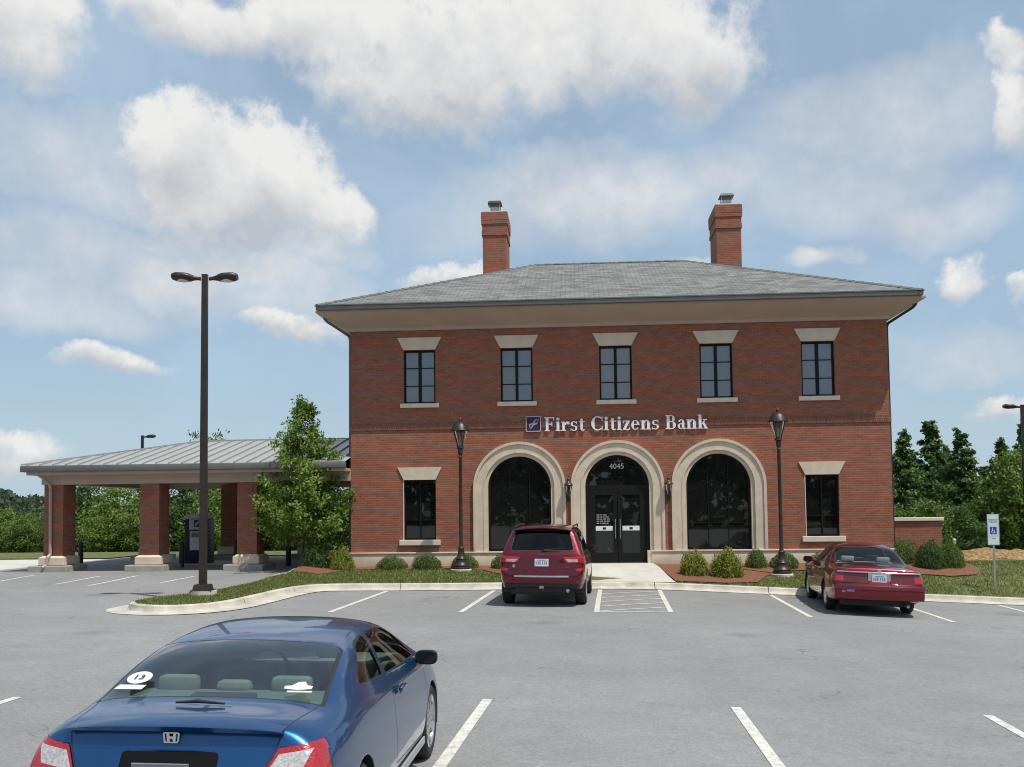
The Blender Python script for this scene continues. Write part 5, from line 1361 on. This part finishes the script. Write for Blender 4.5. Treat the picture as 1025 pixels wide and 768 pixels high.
    m_ = MB(); m_.cyl((.028, .62, .88), (.018, .62, .88), .035, seg=14); m_.build('round_badge', MT['silver'], root)
    # roof spoiler, rails, wiper, mirrors, tailpipe, tow hitch
    m_ = MB(); k = 10; rows = []
    for i in range(k+1):
        y = -.64+1.28*i/k; c = .05*(1-(y/.64)**2)
        rows.append([m_.bm.verts.new(p) for p in ((.62, y, 1.675+c), (.28-c*.6, y, 1.655+c), (.275-c*.6, y, 1.635+c), (.45, y, 1.615+c))])
    for r1, r2 in zip(rows, rows[1:]):
        for j in range(4): m_.bm.faces.new((r1[j], r1[(j+1) % 4], r2[(j+1) % 4], r2[j]))
    m_.bm.faces.new(rows[0]); m_.bm.faces.new(rows[-1][::-1]); m_.build('spoiler', paint, root, smooth=40)
    for s in (-1, 1):
        m_ = MB(); m_.tube([(.75, s*.665, 1.69), (.82, s*.66, 1.735), (2.55, s*.66, 1.745), (2.68, s*.655, 1.69)], .018, 8); m_.build('roof_rail', MT['black'], root, smooth=50)
        mirror(root, 3.22, s*.89, 1.14, MIRROR_RED, 1.05)
    m_ = MB(); m_.tube([(.10, 0, 1.20), (.085, -.05, 1.225), (.10, -.42, 1.25)], [.022, .014, .008], 8); m_.build('rear_wiper', MT['black'], rw, smooth=50)
    m_ = MB(); m_.box(.02, .2, -.05, .05, .40, .48, .008); m_.build('tow_hitch', MT['silver'], root)
    m_ = MB(); m_.tube([(.06, -.58, .36), (.4, -.58, .36)], .04, 12); m_.build('exhaust', MT['silver'], root, smooth=50)
    seat_set(root, 2.35, 1.35, .72, .62, DARK_CLOTH, zr=.72, head_w=.28, rear_heads=2)
    m_ = MB(); m_.box(2.95, 3.5, -.74, .74, .80, 1.12, .05); m_.box(.3, 3.4, -.75, .75, .42, .50); m_.build('dashboard', LINER, root, smooth=40)
    for s in (-1, 1):
        for x in (WB, FR): wheel(root, x, s*.835, RW, .25, .25, 5)
    return root

# ---- dark red full-size sedan ----
def sedan():
    root = empty('parked_car'); tag(root, 'dark red full size sedan parked at right near the accessible parking sign', 'car')
    paint = car_paint('maroon_sedan_paint', (.19, .006, .013))
    def S(x, *pts, xs=None): return [(x+(xs[i] if xs else 0), y, z) for i, (y, z) in enumerate(pts)]
    st = [
        S(.0, (.62, .36), (.80, .33), (.90, .46), (.915, .62), (.905, .80), (.84, .975), (.62, 1.0), (.32, 1.012), (0, 1.016), xs=[.12, .06, .0, .02, .10, .14, .13, .125, .12]),
        S(.30, (.66, .28), (.93, .30), (.985, .46), (.985, .64), (.955, .84), (.87, 1.0), (.63, 1.03), (.33, 1.045), (0, 1.05)),
        S(.95, (.68, .25), (.95, .27), (.995, .45), (.995, .68), (.965, .88), (.885, 1.01), (.66, 1.045), (.34, 1.065), (0, 1.07)),
        S(1.20, (.68, .24), (.95, .26), (.995, .45), (.995, .69), (.966, .89), (.90, 1.01), (.76, 1.10), (.38, 1.13), (0, 1.135)),
        S(1.52, (.68, .24), (.95, .26), (.993, .45), (.995, .70), (.966, .89), (.91, 1.005), (.735, 1.325), (.38, 1.38), (0, 1.39)),
        S(1.85, (.68, .23), (.95, .26), (.993, .45), (.995, .70), (.965, .89), (.915, 1.0), (.705, 1.445), (.36, 1.505), (0, 1.515)),
        S(2.6, (.68, .23), (.95, .26), (.993, .45), (.995, .70), (.965, .89), (.915, .99), (.69, 1.455), (.36, 1.515), (0, 1.525)),
        S(3.10, (.68, .23), (.95, .26), (.993, .45), (.995, .70), (.962, .89), (.91, .98), (.69, 1.395), (.35, 1.45), (0, 1.46)),
        S(3.50, (.68, .23), (.95, .26), (.993, .45), (.993, .70), (.96, .88), (.90, .97), (.73, 1.17), (.37, 1.225), (0, 1.235)),
        S(3.85, (.68, .23), (.95, .27), (.993, .45), (.99, .70), (.955, .87), (.89, .95), (.78, .985), (.39, 1.015), (0, 1.02)),
        S(4.7, (.66, .25), (.93, .28), (.975, .45), (.97, .68), (.92, .82), (.84, .89), (.70, .92), (.36, .945), (0, .95)),
        S(5.20, (.60, .28), (.84, .31), (.88, .46), (.87, .64), (.83, .75), (.76, .80), (.62, .83), (.32, .85), (0, .855)),
        S(5.32, (.55, .32), (.74, .35), (.79, .46), (.78, .62), (.75, .70), (.70, .74), (.58, .76), (.3, .77), (0, .775)),
    ]
    bm = loft_body(st, 5, 5, [-.08, -.09, -.11, -.10, -.08], [.06]*5, crease=((4, .3), (5, .15), (1, .5)), levels=3, cap_crease=.4, row_crease=((0, .5), (2, .3)))
    WB, FR, RW = 1.22, 4.13, .335
    arches(bm, (WB, FR), RW, .375, .6, .85)
    g = generic_pane(bm, [(1.02, -.755), (1.02, .755), (1.66, .665), (1.66, -.665)], 'top', lambda c, n: c.z > 1.04 and n.z > .15 and .9 < c.x < 1.85, .035, .07)
    rw = take(bm, g, 'rear_window', GLASS_PALE, root)
    g = generic_pane(bm, [(3.12, -.60), (3.12, .60), (3.75, .70), (3.75, -.70)], 'top', lambda c, n: c.z > .95 and n.z > .15 and 3.0 < c.x < 3.9, .03, .06)
    take(bm, g, 'windshield', GLASS_PALE, root)
    for nm, poly in (('side_window', [(1.62, 1.07), (2.43, 1.045), (2.43, 1.41), (2.0, 1.405), (1.82, 1.345)]), ('side_window', [(2.51, 1.045), (3.52, 1.02), (3.16, 1.27), (2.95, 1.385), (2.51, 1.41)])):
        g = generic_pane(bm, poly, 'side', lambda c, n: abs(c.y) > .55 and c.z > .98 and abs(n.y) > .25, .025, .05)
        for s in (-1, 1): take(bm, g, nm, GLASS_TINT, root, lambda c, s=s: c.y*s > 0)
    for s in (-1, 1):
        pre = lambda c, n, s=s: c.x < .40 and c.y*s > .15
        f = cut_region(bm, [(s*.235, .905), (s*.96, .905), (s*.97, .70), (s*.235, .70)], 'rear', pre)
        tl = take(bm, f, 'taillight', DARK_RED, root, offset=.008)
        b2 = bmesh.new(); b2.from_mesh(tl.data); f2 = cut_region(b2, [(s*.74, .875), (s*.97, .875), (s*.97, .735), (s*.74, .735)], 'rear', lambda c, n: True)
        take(b2, f2, 'turn_signal_lens', RED_LENS, tl); b2.to_mesh(tl.data); b2.free()
    generic_seam(bm, [(-.97, .655), (.97, .655)], 'rear', lambda c, n: c.x < .4, .02)
    doors(bm, [([(1.72, 1.03), (1.70, .7), (1.86, .40), (2.45, .34), (2.47, 1.02)], 1.86), ([(2.50, 1.02), (2.48, .34), (3.56, .34), (3.64, .7), (3.60, .98)], 2.58)], root, paint, .7, .86, .985)
    finish_body(bm, paint, root)
    m_ = MB(); m_.box(.3, 5.1, -.72, .72, .20, .32); m_.build('underbody', MT['black'], root)
    wells(root, (WB, FR), RW, .375, .62, .975)
    # chrome strip over the lamps, plate panel, bumper rub strip
    def bow(z, w, r, name, mat, x0=.03, b=.11):
        m_ = MB(); m_.tube([(x0-b*(1-(y/w)**2), y, z) for y in [w*(-1+k/6) for k in range(13)]], r, 8); return m_.build(name, mat, root, smooth=50)
    bow(.928, .87, .017, 'chrome_strip', MT['chrome'], .105, .088)
    m_ = MB(); m_.box(.0, .03, -.235, .235, .70, .905, .006); m_.build('plate_panel', pm('plate_panel_silver', (.45, .44, .44), .35, .5), root)
    plate(root, -.008, 0, .80, .305, .155)
    m_ = MB(); k = 16; rows = []
    for i in range(k+1):
        y = -.93+1.86*i/k; b = .10*(1-(y/.93)**2)
        rows.append([m_.bm.verts.new(p) for p in ((.10-b, y, .655), (-.025-b, y, .648), (-.045-b, y, .60), (-.04-b, y, .42), (.0-b, y, .36))])
    for r1, r2 in zip(rows, rows[1:]):
        for j in range(4): m_.bm.faces.new((r1[j], r1[j+1], r2[j+1], r2[j]))
    m_.build('rear_bumper', paint, root, smooth=50)
    m_ = MB(); m_.box(-.150, -.146, .54, .70, .52, .565); m_.box(-.150, -.147, .73, .80, .50, .55); m_.build('bumper_sticker', pm('sticker_blue', (.12, .16, .4), .5, var=.4, scale=60), root)
    m_ = MB(); m_.join(fill2d([(.045*math.cos(a*.449), .962+.03*math.sin(a*.449)) for a in range(14)], [], 0, .004), mat=Matrix.Translation((.008, 0, 0)) @ Matrix.Rotation(R(90), 4, 'Z')); m_.build('emblem', MT['chrome'], root)
    m_ = MB(); m_.tube([(-.02, -.60, .24), (.4, -.60, .24)], .03, 12); m_.build('exhaust', MT['silver'], root, smooth=50)
    for s in (-1, 1):
        mirror(root, 3.55, s*.92, 1.02, paint)
        m_ = MB(); m_.join(fill2d([(1.65, .50), (3.7, .50), (3.7, .54), (1.65, .54)], [], s*.992, s*1.002)); m_.build('side_moulding', MT['chrome'], root)
    seat_set(root, 2.85, 1.80, .55, .66, GREY_CLOTH, zr=.56, head_z=1.09, head_w=.30, rear_heads=2)
    m_ = MB(); m_.hexa([(1.0, -.75, .99), (1.62, -.70, .99), (1.62, .70, .99), (1.0, .75, .99), (1.02, -.72, 1.03), (1.62, -.70, 1.06), (1.62, .70, 1.06), (1.02, .72, 1.03)]); m_.build('parcel_shelf', pm('shelf_grey', (.28, .28, .27), .95), root)
    m_ = MB(); m_.box(3.2, 3.75, -.74, .74, .75, 1.0, .05); m_.box(1.3, 3.6, -.75, .75, .26, .42); m_.build('dashboard', LINER, root, smooth=40)
    for s in (-1, 1):
        for x in (WB, FR): wheel(root, x, s*.84, RW, .22, .215, 12)
    return root

def park(root, x_axle, y_axle, axle, heading, tilt, tall=1.0, wide=1.0):
    """heading: degrees to the left of straight away from the camera; rests on the sloping lot"""
    a = R(90+heading); fwd = Vector((math.cos(a), math.sin(a)))
    o = Vector((x_axle, y_axle))-fwd*axle
    root.rotation_mode = 'XYZ'
    Mx = Matrix.Translation((o.x, o.y, 0)) @ Matrix.Rotation(0, 4, 'Z')
    # lot slope across x only: tilt about the world y axis
    z = lot_z(x_axle)-(x_axle-o.x)*0
    T = Matrix.Translation((o.x, o.y, z+(o.x-x_axle)*tilt)) @ Matrix.Rotation(-math.atan(tilt), 4, 'Y') @ Matrix.Rotation(a, 4, 'Z') @ Matrix.Diagonal((1, wide, tall, 1))
    root.matrix_world = T
def slope(x): return (lot_z(x+.7)-lot_z(x-.7))/1.4
c1 = coupe(); park(c1, -2.445, 5.96, .93, 1.3, slope(-2.4), wide=1.015)
c2 = sport_utility(); park(c2, -1.57, 22.62, .98, -1.0, slope(-1.55), 1.035)
c3 = sedan(); park(c3, 5.80, 23.2, 1.22, -3.5, slope(5.8), 1.02)
# ------------------------------------------------------------------ vegetation
def leaves_mesh(centres, size, rng, squash=.55, up=.35, out=None, card=0.8):
    """one small bent leaf (two triangles) per centre"""
    n = len(centres); c = np.asarray(centres)
    nrm = rng.normal(size=(n, 3)); nrm[:, 2] += up*2
    if out is not None: nrm += out*1.2
    nrm /= np.linalg.norm(nrm, axis=1)[:, None]
    t = np.cross(nrm, rng.normal(size=(n, 3))); t /= np.linalg.norm(t, axis=1)[:, None]+1e-9
    b = np.cross(nrm, t)
    s = (size*rng.uniform(.6, 1.35, n))[:, None]
    fold = nrm*s*rng.uniform(-.2, .25, n)[:, None]
    V = np.stack([c-t*s, c-b*s*squash*card+fold, c+t*s, c+b*s*squash*card+fold], 1).reshape(-1, 3)
    return V
def mesh_quads(name, V, mats):
    n = len(V)//4; me = bpy.data.meshes.new(name)
    me.vertices.add(len(V)); me.vertices.foreach_set('co', V.astype(np.float32).ravel())
    me.loops.add(n*4); me.loops.foreach_set('vertex_index', np.arange(n*4, dtype=np.int32))
    me.polygons.add(n); me.polygons.foreach_set('loop_start', np.arange(0, n*4, 4, dtype=np.int32))
    me.update(calc_edges=True); me.validate()
    for m_ in mats: me.materials.append(m_)
    return me

LEAF = dict(
    maple=leaf_mat('fresh_oak_leaves', (.066, .140, .018), (.29, .39, .070)),
    wood=leaf_mat('woodland_leaves', (.034, .088, .022), (.150, .245, .062)),
    wood_light=leaf_mat('bright_woodland_leaves', (.085, .165, .024), (.25, .34, .07)),
    wood_mid=leaf_mat('mid_green_woodland_leaves', (.060, .12, .024), (.21, .30, .065)),
    box=leaf_mat('clipped_shrub_leaves', (.065, .115, .02), (.17, .235, .045)),
    gold=leaf_mat('golden_shrub_leaves', (.13, .165, .02), (.34, .36, .06)),
    dark=leaf_mat('dark_shrub_leaves', (.036, .085, .02), (.12, .19, .045)),
    grass=leaf_mat('grass_blades', (.12, .16, .04), (.29, .31, .10)),
    far=leaf_mat('far_leaves', (.050, .080, .045), (.105, .14, .075)),
)
def tree_data(seed, h, base, rmax, shape, nlimb, nleaf, leaf, zpk=.3, spread=.16, trunk_r=.07, lean=0.0, pitch=(25, 55), taper=0.0):
    """-> trunk mesh, crown mesh (base at the origin)"""
    rng = np.random.default_rng(seed); rd = random.Random(seed)
    m_ = MB()
    tp = [(0, 0, -.3)]; k = 8
    for i in range(1, k+1):
        t = i/k; tp.append((rd.uniform(-.03, .03)*h*.4*t+lean*t, rd.uniform(-.03, .03)*h*.4*t, h*.97*t))
    tr = [trunk_r*(1.25-.25*0 if i == 0 else (1-i/k)**.8*.95+.06) for i in range(k+1)]
    m_.tube(tp, tr, 9)
    def trunk_at(z):
        t = min(max(z/(h*.97), 0), 1)*k; i = min(int(t), k-1); f = t-i
        return np.array([tp[i][j]+(tp[i+1][j]-tp[i][j])*f for j in range(3)])
    pts = []; outs = []
    for i in range(nlimb):
        u = (i+rd.random())/nlimb; z = base+(h*.98-base)*u
        r = rmax*shape(u)*rd.uniform(.62, 1.12); a = i*2.39996+rd.uniform(-.5, .5)
        el = math.radians(rd.uniform(*pitch))*(.6+.6*u)
        s = trunk_at(z-r*math.tan(el)*.5 if u < .85 else z)
        e = s+np.array([math.cos(a)*r, math.sin(a)*r, r*math.tan(el)*.75])
        mid = (s+e)/2+np.array([0, 0, r*.06])
        rr_ = max(.006, trunk_r*.32*(1-u*.7)); m_.tube([tuple(s), tuple(mid), tuple(e)], [rr_, rr_*.6, rr_*.2], 5)
        ncl = max(2, int(3+r/rmax*5))
        for c in range(ncl):
            f = .28+.72*(c+rd.random())/ncl; p = s+(e-s)*f
            p = p+rng.normal(size=3)*spread*rmax*.30
            w = rd.uniform(.5, 1.5)*(.6+.6*f)
            pts.append((p, w, np.array([math.cos(a), math.sin(a), .3]), 1-taper*u))
    tot = sum(w for _, w, _, _ in pts); C_, O_ = [], []
    for p, w, o, tp_ in pts:
        n = max(3, int(nleaf*w/tot)); q = rng.normal(size=(n, 3))*np.array([1, 1, .62])*spread*rmax*.62*tp_
        C_.append(p+q); O_.append(np.repeat(o[None], n, 0))
    C_ = np.concatenate(C_); O_ = np.concatenate(O_)
    V = leaves_mesh(C_, leaf, rng, out=O_*.5)
    bmesh.ops.recalc_face_normals(m_.bm, faces=m_.bm.faces)
    tm = bpy.data.meshes.new('trunk'); m_.bm.to_mesh(tm); m_.bm.free(); tm.materials.append(MT['bark']); tm.shade_smooth()
    return tm, V
def place_tree(name, tm, cm, loc, rot, sc, label, group=None, cat='tree'):
    t = empty(name, loc, (0, 0, rot)); t.scale = sc if isinstance(sc, tuple) else (sc, sc, sc); tag(t, label, cat, group)
    for nm, me in (('trunk', tm), ('crown', cm)):
        o = bpy.data.objects.new(nm, me); COL.objects.link(o); o.parent = t
    return t
def youth(u):
    ks = [(0, .80), (.12, 1.0), (.42, 1.0), (.60, .78), (.74, .50), (.88, .30), (1.0, .10)]
    for (a, p), (b, q) in zip(ks, ks[1:]):
        if u <= b: return p+(q-p)*(u-a)/(b-a)
    return .1
cone = lambda u: (.62+.38*min(1, u/.18))*(1-u)**1.1*1.2+.03
pyr = lambda u: (.50+.5*min(1, u/.22))*(1-u)**.75*1.12+.05 if u < .98 else .06
oval = lambda u: math.sin(math.pi*min(1, max(0, (u*.90+.06))))**.7
roundy = lambda u: math.sqrt(max(.02, 1-(2*u-.85)**2*.85))

tm, V = tree_data(11, 5.35, .95, 1.70, youth, 90, 17000, .068, spread=.14, trunk_r=.065, lean=.03, taper=.4)
place_tree('young_tree', tm, mesh_quads('crown', V, [LEAF['maple']]), (-9.75, 30.0, .40), .4, (.92, .92, .98), 'young leafy tree with a narrow pointed crown by the left corner of the bank')

# woods to the right, behind the lawn
woods = []
for sd in range(4):
    tm, V = tree_data(40+sd, 7.0, .6, 2.35, cone, 90, 10500, .115, spread=.15, trunk_r=.11, pitch=(10, 40), taper=.72)
    woods.append((tm, mesh_quads('crown', V, [LEAF['wood']])))
tm, V = tree_data(60, 6.6, .5, 2.0, oval, 80, 8200, .12, spread=.2, trunk_r=.1); light_tree = (tm, mesh_quads('crown', V, [LEAF['wood_light']]))
bushy = []
for sd in range(3):
    tm, V = tree_data(70+sd, 4.6, .5, 1.9, roundy, 64, 7000, .11, spread=.22, trunk_r=.08); bushy.append((tm, mesh_quads('crown', V, [LEAF[('wood_mid', 'wood_light', 'wood')[sd]]])))
def px_at(u, y):
    """world x under picture column u at depth y (for siting the woods)"""
    a = math.atan((u-512.5)/973.94)+YAW; return y*math.tan(a)
WG = 'trees of the woods behind the right lawn'
for i, (u, y, h, v, lab) in enumerate([
        (872, 52, 6.0, 0, 'woodland tree mostly hidden behind the right corner of the bank'),
        (905, 49, 5.9, 1, 'dark green tree standing right beside the right wall of the bank'),
        (932, 51, 6.6, 2, 'tallest dark pointed tree of the woods above the garden wall'),
        (962, 48, 5.8, 3, 'dark broad pointed tree between the garden wall and the parking sign'),
        (947, 56, 5.5, 0, 'dark tree further back in the gap above the end of the garden wall'),
        (985, 55, 4.4, 2, 'lower shaded tree in the dip behind the parking sign'),
        (1003, 50, 5.5, 1, 'dark leafy tree just left of the lamp post at the right edge'),
        (1028, 47, 6.1, 3, 'dark leafy tree at the far right edge behind the lamp post'),
        (1065, 50, 6.2, 0, 'woodland tree at the end of the row past the right edge')]):
    s = h/7.0; place_tree('woodland_tree', *woods[v], (px_at(u, y), y, -.15), i*1.7, (s*1.08, s*1.08, s), lab, WG)
place_tree('woodland_tree', *light_tree, (px_at(1012, 45.5), 45.5, -.1), .5, (.62, .62, .66), 'bright green lighter tree in front of the dark woods by the right lamp post', WG)
# understory in front of the right woods
UG = 'low bushes under the right woods'
for i, (u, y, s, lab) in enumerate([(898, 44, .42, 'low dark bush behind the garden wall close to the bank'), (928, 44, .48, 'low dark bush behind the middle of the garden wall'), (958, 44.5, .44, 'low dark bush right behind the utility post'), (984, 46.5, .5, 'low dark bush behind the parking sign'), (1040, 45.5, .5, 'low dark bush at the right edge under the lamp post')]):
    place_tree('understory_bush', *bushy[i % 3 if i % 3 != 1 else 0], (px_at(u, y), y, -.1), i*2.1, (s*1.3, s*1.3, s), lab, UG, 'bush')
# trees beyond the drive-through
LG = 'trees beyond the drive through canopy'
for i, (u, y, h, v, lab) in enumerate([
        (-38, 50, 3.3, 0, 'low tree past the left edge of the lot'), (4, 49, 2.9, 1, 'bright low tree at the far left edge'), (30, 52, 2.6, 0, 'small dark tree left of the leftmost canopy pier'), (58, 49, 2.7, 2, 'small tree hidden behind the leftmost canopy pier'),
        (88, 50, 4.3, 2, 'dark tree right of the leftmost canopy pier'), (117, 48, 4.0, 1, 'bright green tree between the left and middle canopy piers'), (147, 51, 4.3, 0, 'tree behind the middle canopy pier'),
        (183, 49, 4.4, 2, 'dark tree right of the middle canopy pier'), (214, 56, 6.75, 0, 'tall tree whose top shows above the canopy roof'), (228, 48, 4.1, 1, 'bright tree behind the canopy beside the teller machine'), (262, 50, 4.6, 2, 'dark tree behind the canopy at the young tree'), (300, 49, 4.4, 0, 'dark tree behind the young tree'), (335, 51, 4.6, 2, 'dark tree beside the left wall of the bank')]):
    s = h/4.7; place_tree('lot_edge_tree', *bushy[v], (px_at(u, y), y, -.55), i*1.3, (min(s*1.05, 1.1), min(s*1.05, 1.1), s), lab, LG)
BG = 'bushes on the bank beyond the drive through'
for i, (u, lab) in enumerate([(-25, 'low bush past the left edge'), (14, 'low olive bush at the left edge under the bright tree'), (42, 'low olive bush just left of the leftmost pier'), (98, 'low bush between the left and middle piers'), (128, 'low bush just left of the middle pier'), (190, 'low bush behind the teller machine'), (235, 'low bush left of the third pier'), (290, 'low bush seen behind the young tree trunk')]):
    place_tree('lot_edge_bush', *bushy[(i*2+1) % 3], (px_at(u, 46.5), 46.5+(i % 3)*.6, .1), i*1.9, (.52, .52, .40), lab, BG, 'bush')

# far woods all round, one mass
rng = np.random.default_rng(5); P = []; P2 = []
for k in range(30000):
    az = rng.uniform(-math.pi, math.pi)
    if abs(az) < 1.1: continue
    r = rng.uniform(95, 125); top = 15+4*math.sin(az*23)+2.5*math.sin(az*57+1)
    P.append((r*math.sin(az), r*math.cos(az), -1.5+(top+1.5)*rng.random()**.75))
for k in range(70000):
    az = rng.uniform(-1.1, -.28) if k % 5 < 3 else rng.uniform(-.28, 1.1); r = rng.uniform(200, 250); top = 5.0+1.2*math.sin(az*31)+.9*math.sin(az*83)+.5*math.sin(az*190)
    P2.append((r*math.sin(az), r*math.cos(az), -1.5+(top+1.5)*rng.random()**.75))
V = np.concatenate([leaves_mesh(np.array(P), 1.3, rng, up=.1, squash=.8), leaves_mesh(np.array(P2), .55, rng, up=.1, squash=.8)])
o = bpy.data.objects.new('far_woods', mesh_quads('far_woods', V, [LEAF['far']])); COL.objects.link(o); tag(o, kind='stuff')

# shrubs
def shrub_data(seed, leaf, n, lump, mat, loose=0.0):
    rng = np.random.default_rng(seed)
    d = rng.normal(size=(n, 3)); d[:, 2] = np.abs(d[:, 2])*1.0-.28*rng.random(n); d /= np.linalg.norm(d, axis=1)[:, None]
    ph = rng.uniform(0, 6.3, 6)
    bump_ = 1+lump*(np.sin(d[:, 0]*4+ph[0])*np.sin(d[:, 1]*5+ph[1])+.6*np.sin(d[:, 0]*9+ph[2])*np.sin(d[:, 2]*8+ph[3]))
    r = (1-rng.random(n)**1.6*.42)*bump_+loose*np.abs(rng.normal(size=n))*.25
    c = d*r[:, None]; c[:, 2] = np.maximum(c[:, 2]*1.0+.12, .0)
    V = leaves_mesh(c, leaf, rng, out=d, up=.3, squash=.6)
    me = mesh_quads('foliage', V, [mat])
    m_ = MB(); rd = random.Random(seed)
    for k in range(7):
        a = k*.9; m_.tube([(0.05*math.cos(a), .05*math.sin(a), -.15), (.25*math.cos(a), .25*math.sin(a), .35), (.55*math.cos(a+.3), .55*math.sin(a+.3), .72)], [.035, .025, .012], 5)
    sm = bpy.data.meshes.new('stems'); m_.bm.to_mesh(sm); m_.bm.free(); sm.materials.append(MT['bark'])
    return me, sm
SH = dict(box=[shrub_data(s, .050, 5500, .08, LEAF['box']) for s in (1, 2)], gold=[shrub_data(s, .058, 6500, .15, LEAF['gold'], .35) for s in (3, 4)], dark=[shrub_data(s, .052, 8500, .14, LEAF['dark'], .2) for s in (5, 6)])
def shrub(kind, v, x, y, w, h, label, name='shrub', group=None):
    t = empty(name, (x, y, lawn_z(x, y)-.01), (0, 0, x*3.1)); t.scale = (w/2, w/2, h/1.12); tag(t, label, 'shrub', group)
    for nm, me in zip(('foliage', 'stems'), SH[kind][v]):
        o = bpy.data.objects.new(nm, me); COL.objects.link(o); o.parent = t
WSG = 'clipped shrubs along the bank wall'
def at_wall(s, off): return (s*math.cos(BROT)+off*math.sin(BROT), WALL_Y+s*math.sin(BROT)-off*math.cos(BROT))
for i, (s, w, h, lab) in enumerate([(-6.82, .92, .42, 'clipped round shrub under the left side of the lower left window'), (-5.70, .86, .48, 'clipped round shrub under the right side of the lower left window'), (-4.56, .86, .48, 'clipped round shrub behind the left ornamental lamp post'), (-3.35, .80, .48, 'clipped round shrub at the foot of the left arch beside the red sport utility vehicle'),
                                    (4.28, .62, .58, 'small dark clipped shrub behind the golden shrubs at the foot of the right arch'), (5.10, .86, .48, 'clipped round shrub behind the right ornamental lamp post'), (6.18, .80, .46, 'clipped round shrub under the lower right window by the sedan')]):
    x, y = at_wall(s, .72); shrub('box', i % 2, x, y, w, h, lab, 'clipped_shrub', WSG)
shrub('gold', 0, 2.36, 28.75, .76, .66, 'yellow green shrub in the mulch nearest the entrance walk', 'golden_shrub', 'yellow green shrubs in the mulch')
shrub('gold', 1, 3.26, 28.55, .82, .76, 'larger yellow green shrub in the mulch, second from the entrance walk', 'golden_shrub', 'yellow green shrubs in the mulch')
shrub('gold', 0, -8.35, 29.55, .74, .66, 'yellow green shrub at the left corner of the bank', 'golden_shrub', 'yellow green shrubs in the mulch')
shrub('dark', 0, -9.12, 29.65, .92, .80, 'dark round shrub beside the trunk of the young tree', 'dark_shrub', 'dark shrubs')
shrub('box', 1, 8.85, 30.9, .92, .74, 'dark leafy shrub at the foot of the garden wall beside the bank corner', 'dark_shrub', 'dark shrubs')
shrub('dark', 0, 9.42, 30.2, .80, .76, 'dark leafy shrub just right of the parked sedan roof', 'dark_shrub', 'dark shrubs')
shrub('box', 0, 10.02, 30.35, .84, .76, 'large dark leafy shrub at the right end of the garden wall', 'dark_shrub', 'dark shrubs')

def inside(X, Y, poly):
    c = np.zeros(len(X), bool); j = len(poly)-1
    for i in range(len(poly)):
        xi, yi = poly[i]; xj, yj = poly[j]
        if yi != yj: c ^= ((yi > Y) != (yj > Y)) & (X < (xj-xi)*(Y-yi)/(yj-yi)+xi)
        j = i
    return c
# grass blades on the nearer lawns
rng = np.random.default_rng(9); pts = []
beds = [[(1.74, 27.66), (3.1, 27.55), (4.0, 27.75), (4.35, 28.6), (4.9, 29.5), (8.3, 29.9), (8.3, 30.95), (1.26, 30.7)], [(-1.8, 27.2), (-.92, 30.6), (-8.1, 30.45), (-8.1, 29.35), (-5, 29.5), (-3.9, 29.2), (-3.2, 28.2), (-2.9, 27.1)], [(-9.55, 29.0), (-9.0, 30.1), (-8.2, 30.2), (-8.2, 28.9), (-8.6, 27.9), (-9.4, 28.1)], [(8.65, 29.3), (9.6, 29.05), (10.4, 29.3), (10.75, 30.0), (10.5, 31.2), (8.65, 31.6)], [(-1.75, 27.0), (1.78, 27.4), (1.24, 30.7), (-.9, 30.6)]]
for (x0, x1, y0, y1, n) in ((-10.4, -8.2, 19.8, 30.2, 34000), (-8.2, 9, 25.8, 30.2, 60000), (9, 19, 27, 38, 52000)):
    X = rng.uniform(x0, x1, n); Y = rng.uniform(y0, y1, n)
    ok = inside(X, Y, lawn_poly)
    for b_ in beds: ok &= ~inside(X, Y, b_)
    for cx, cy, cr in ((-9.57, 22.1, .36), (-4.55, 29.2, .34), (4.86, 28.9, .34)): ok &= np.hypot(X-cx, Y-cy) > cr
    ok &= ((X-13.7)/2.5)**2+((Y-37.2)/1.5)**2 > 1
    pts += [(x, y, lawn_z(x, y)) for x, y in zip(X[ok], Y[ok])]
C_ = np.array(pts); n = len(C_)
a = rng.uniform(0, 6.283, n); w = rng.uniform(.008, .018, n); hgt = rng.uniform(.02, .06, n)
dx = np.cos(a)*w; dy = np.sin(a)*w; lx = rng.normal(size=n)*.025; ly = rng.normal(size=n)*.025
V = np.zeros((n, 4, 3)); V[:, 0] = C_+np.stack([-dx, -dy, -.01*np.ones(n)], 1); V[:, 1] = C_+np.stack([dx, dy, -.01*np.ones(n)], 1)
V[:, 2] = C_+np.stack([dx*.3+lx, dy*.3+ly, hgt], 1); V[:, 3] = C_+np.stack([-dx*.3+lx, -dy*.3+ly, hgt], 1)
o = bpy.data.objects.new('grass', mesh_quads('grass', V.reshape(-1, 3), [LEAF['grass']])); COL.objects.link(o); tag(o, kind='stuff')
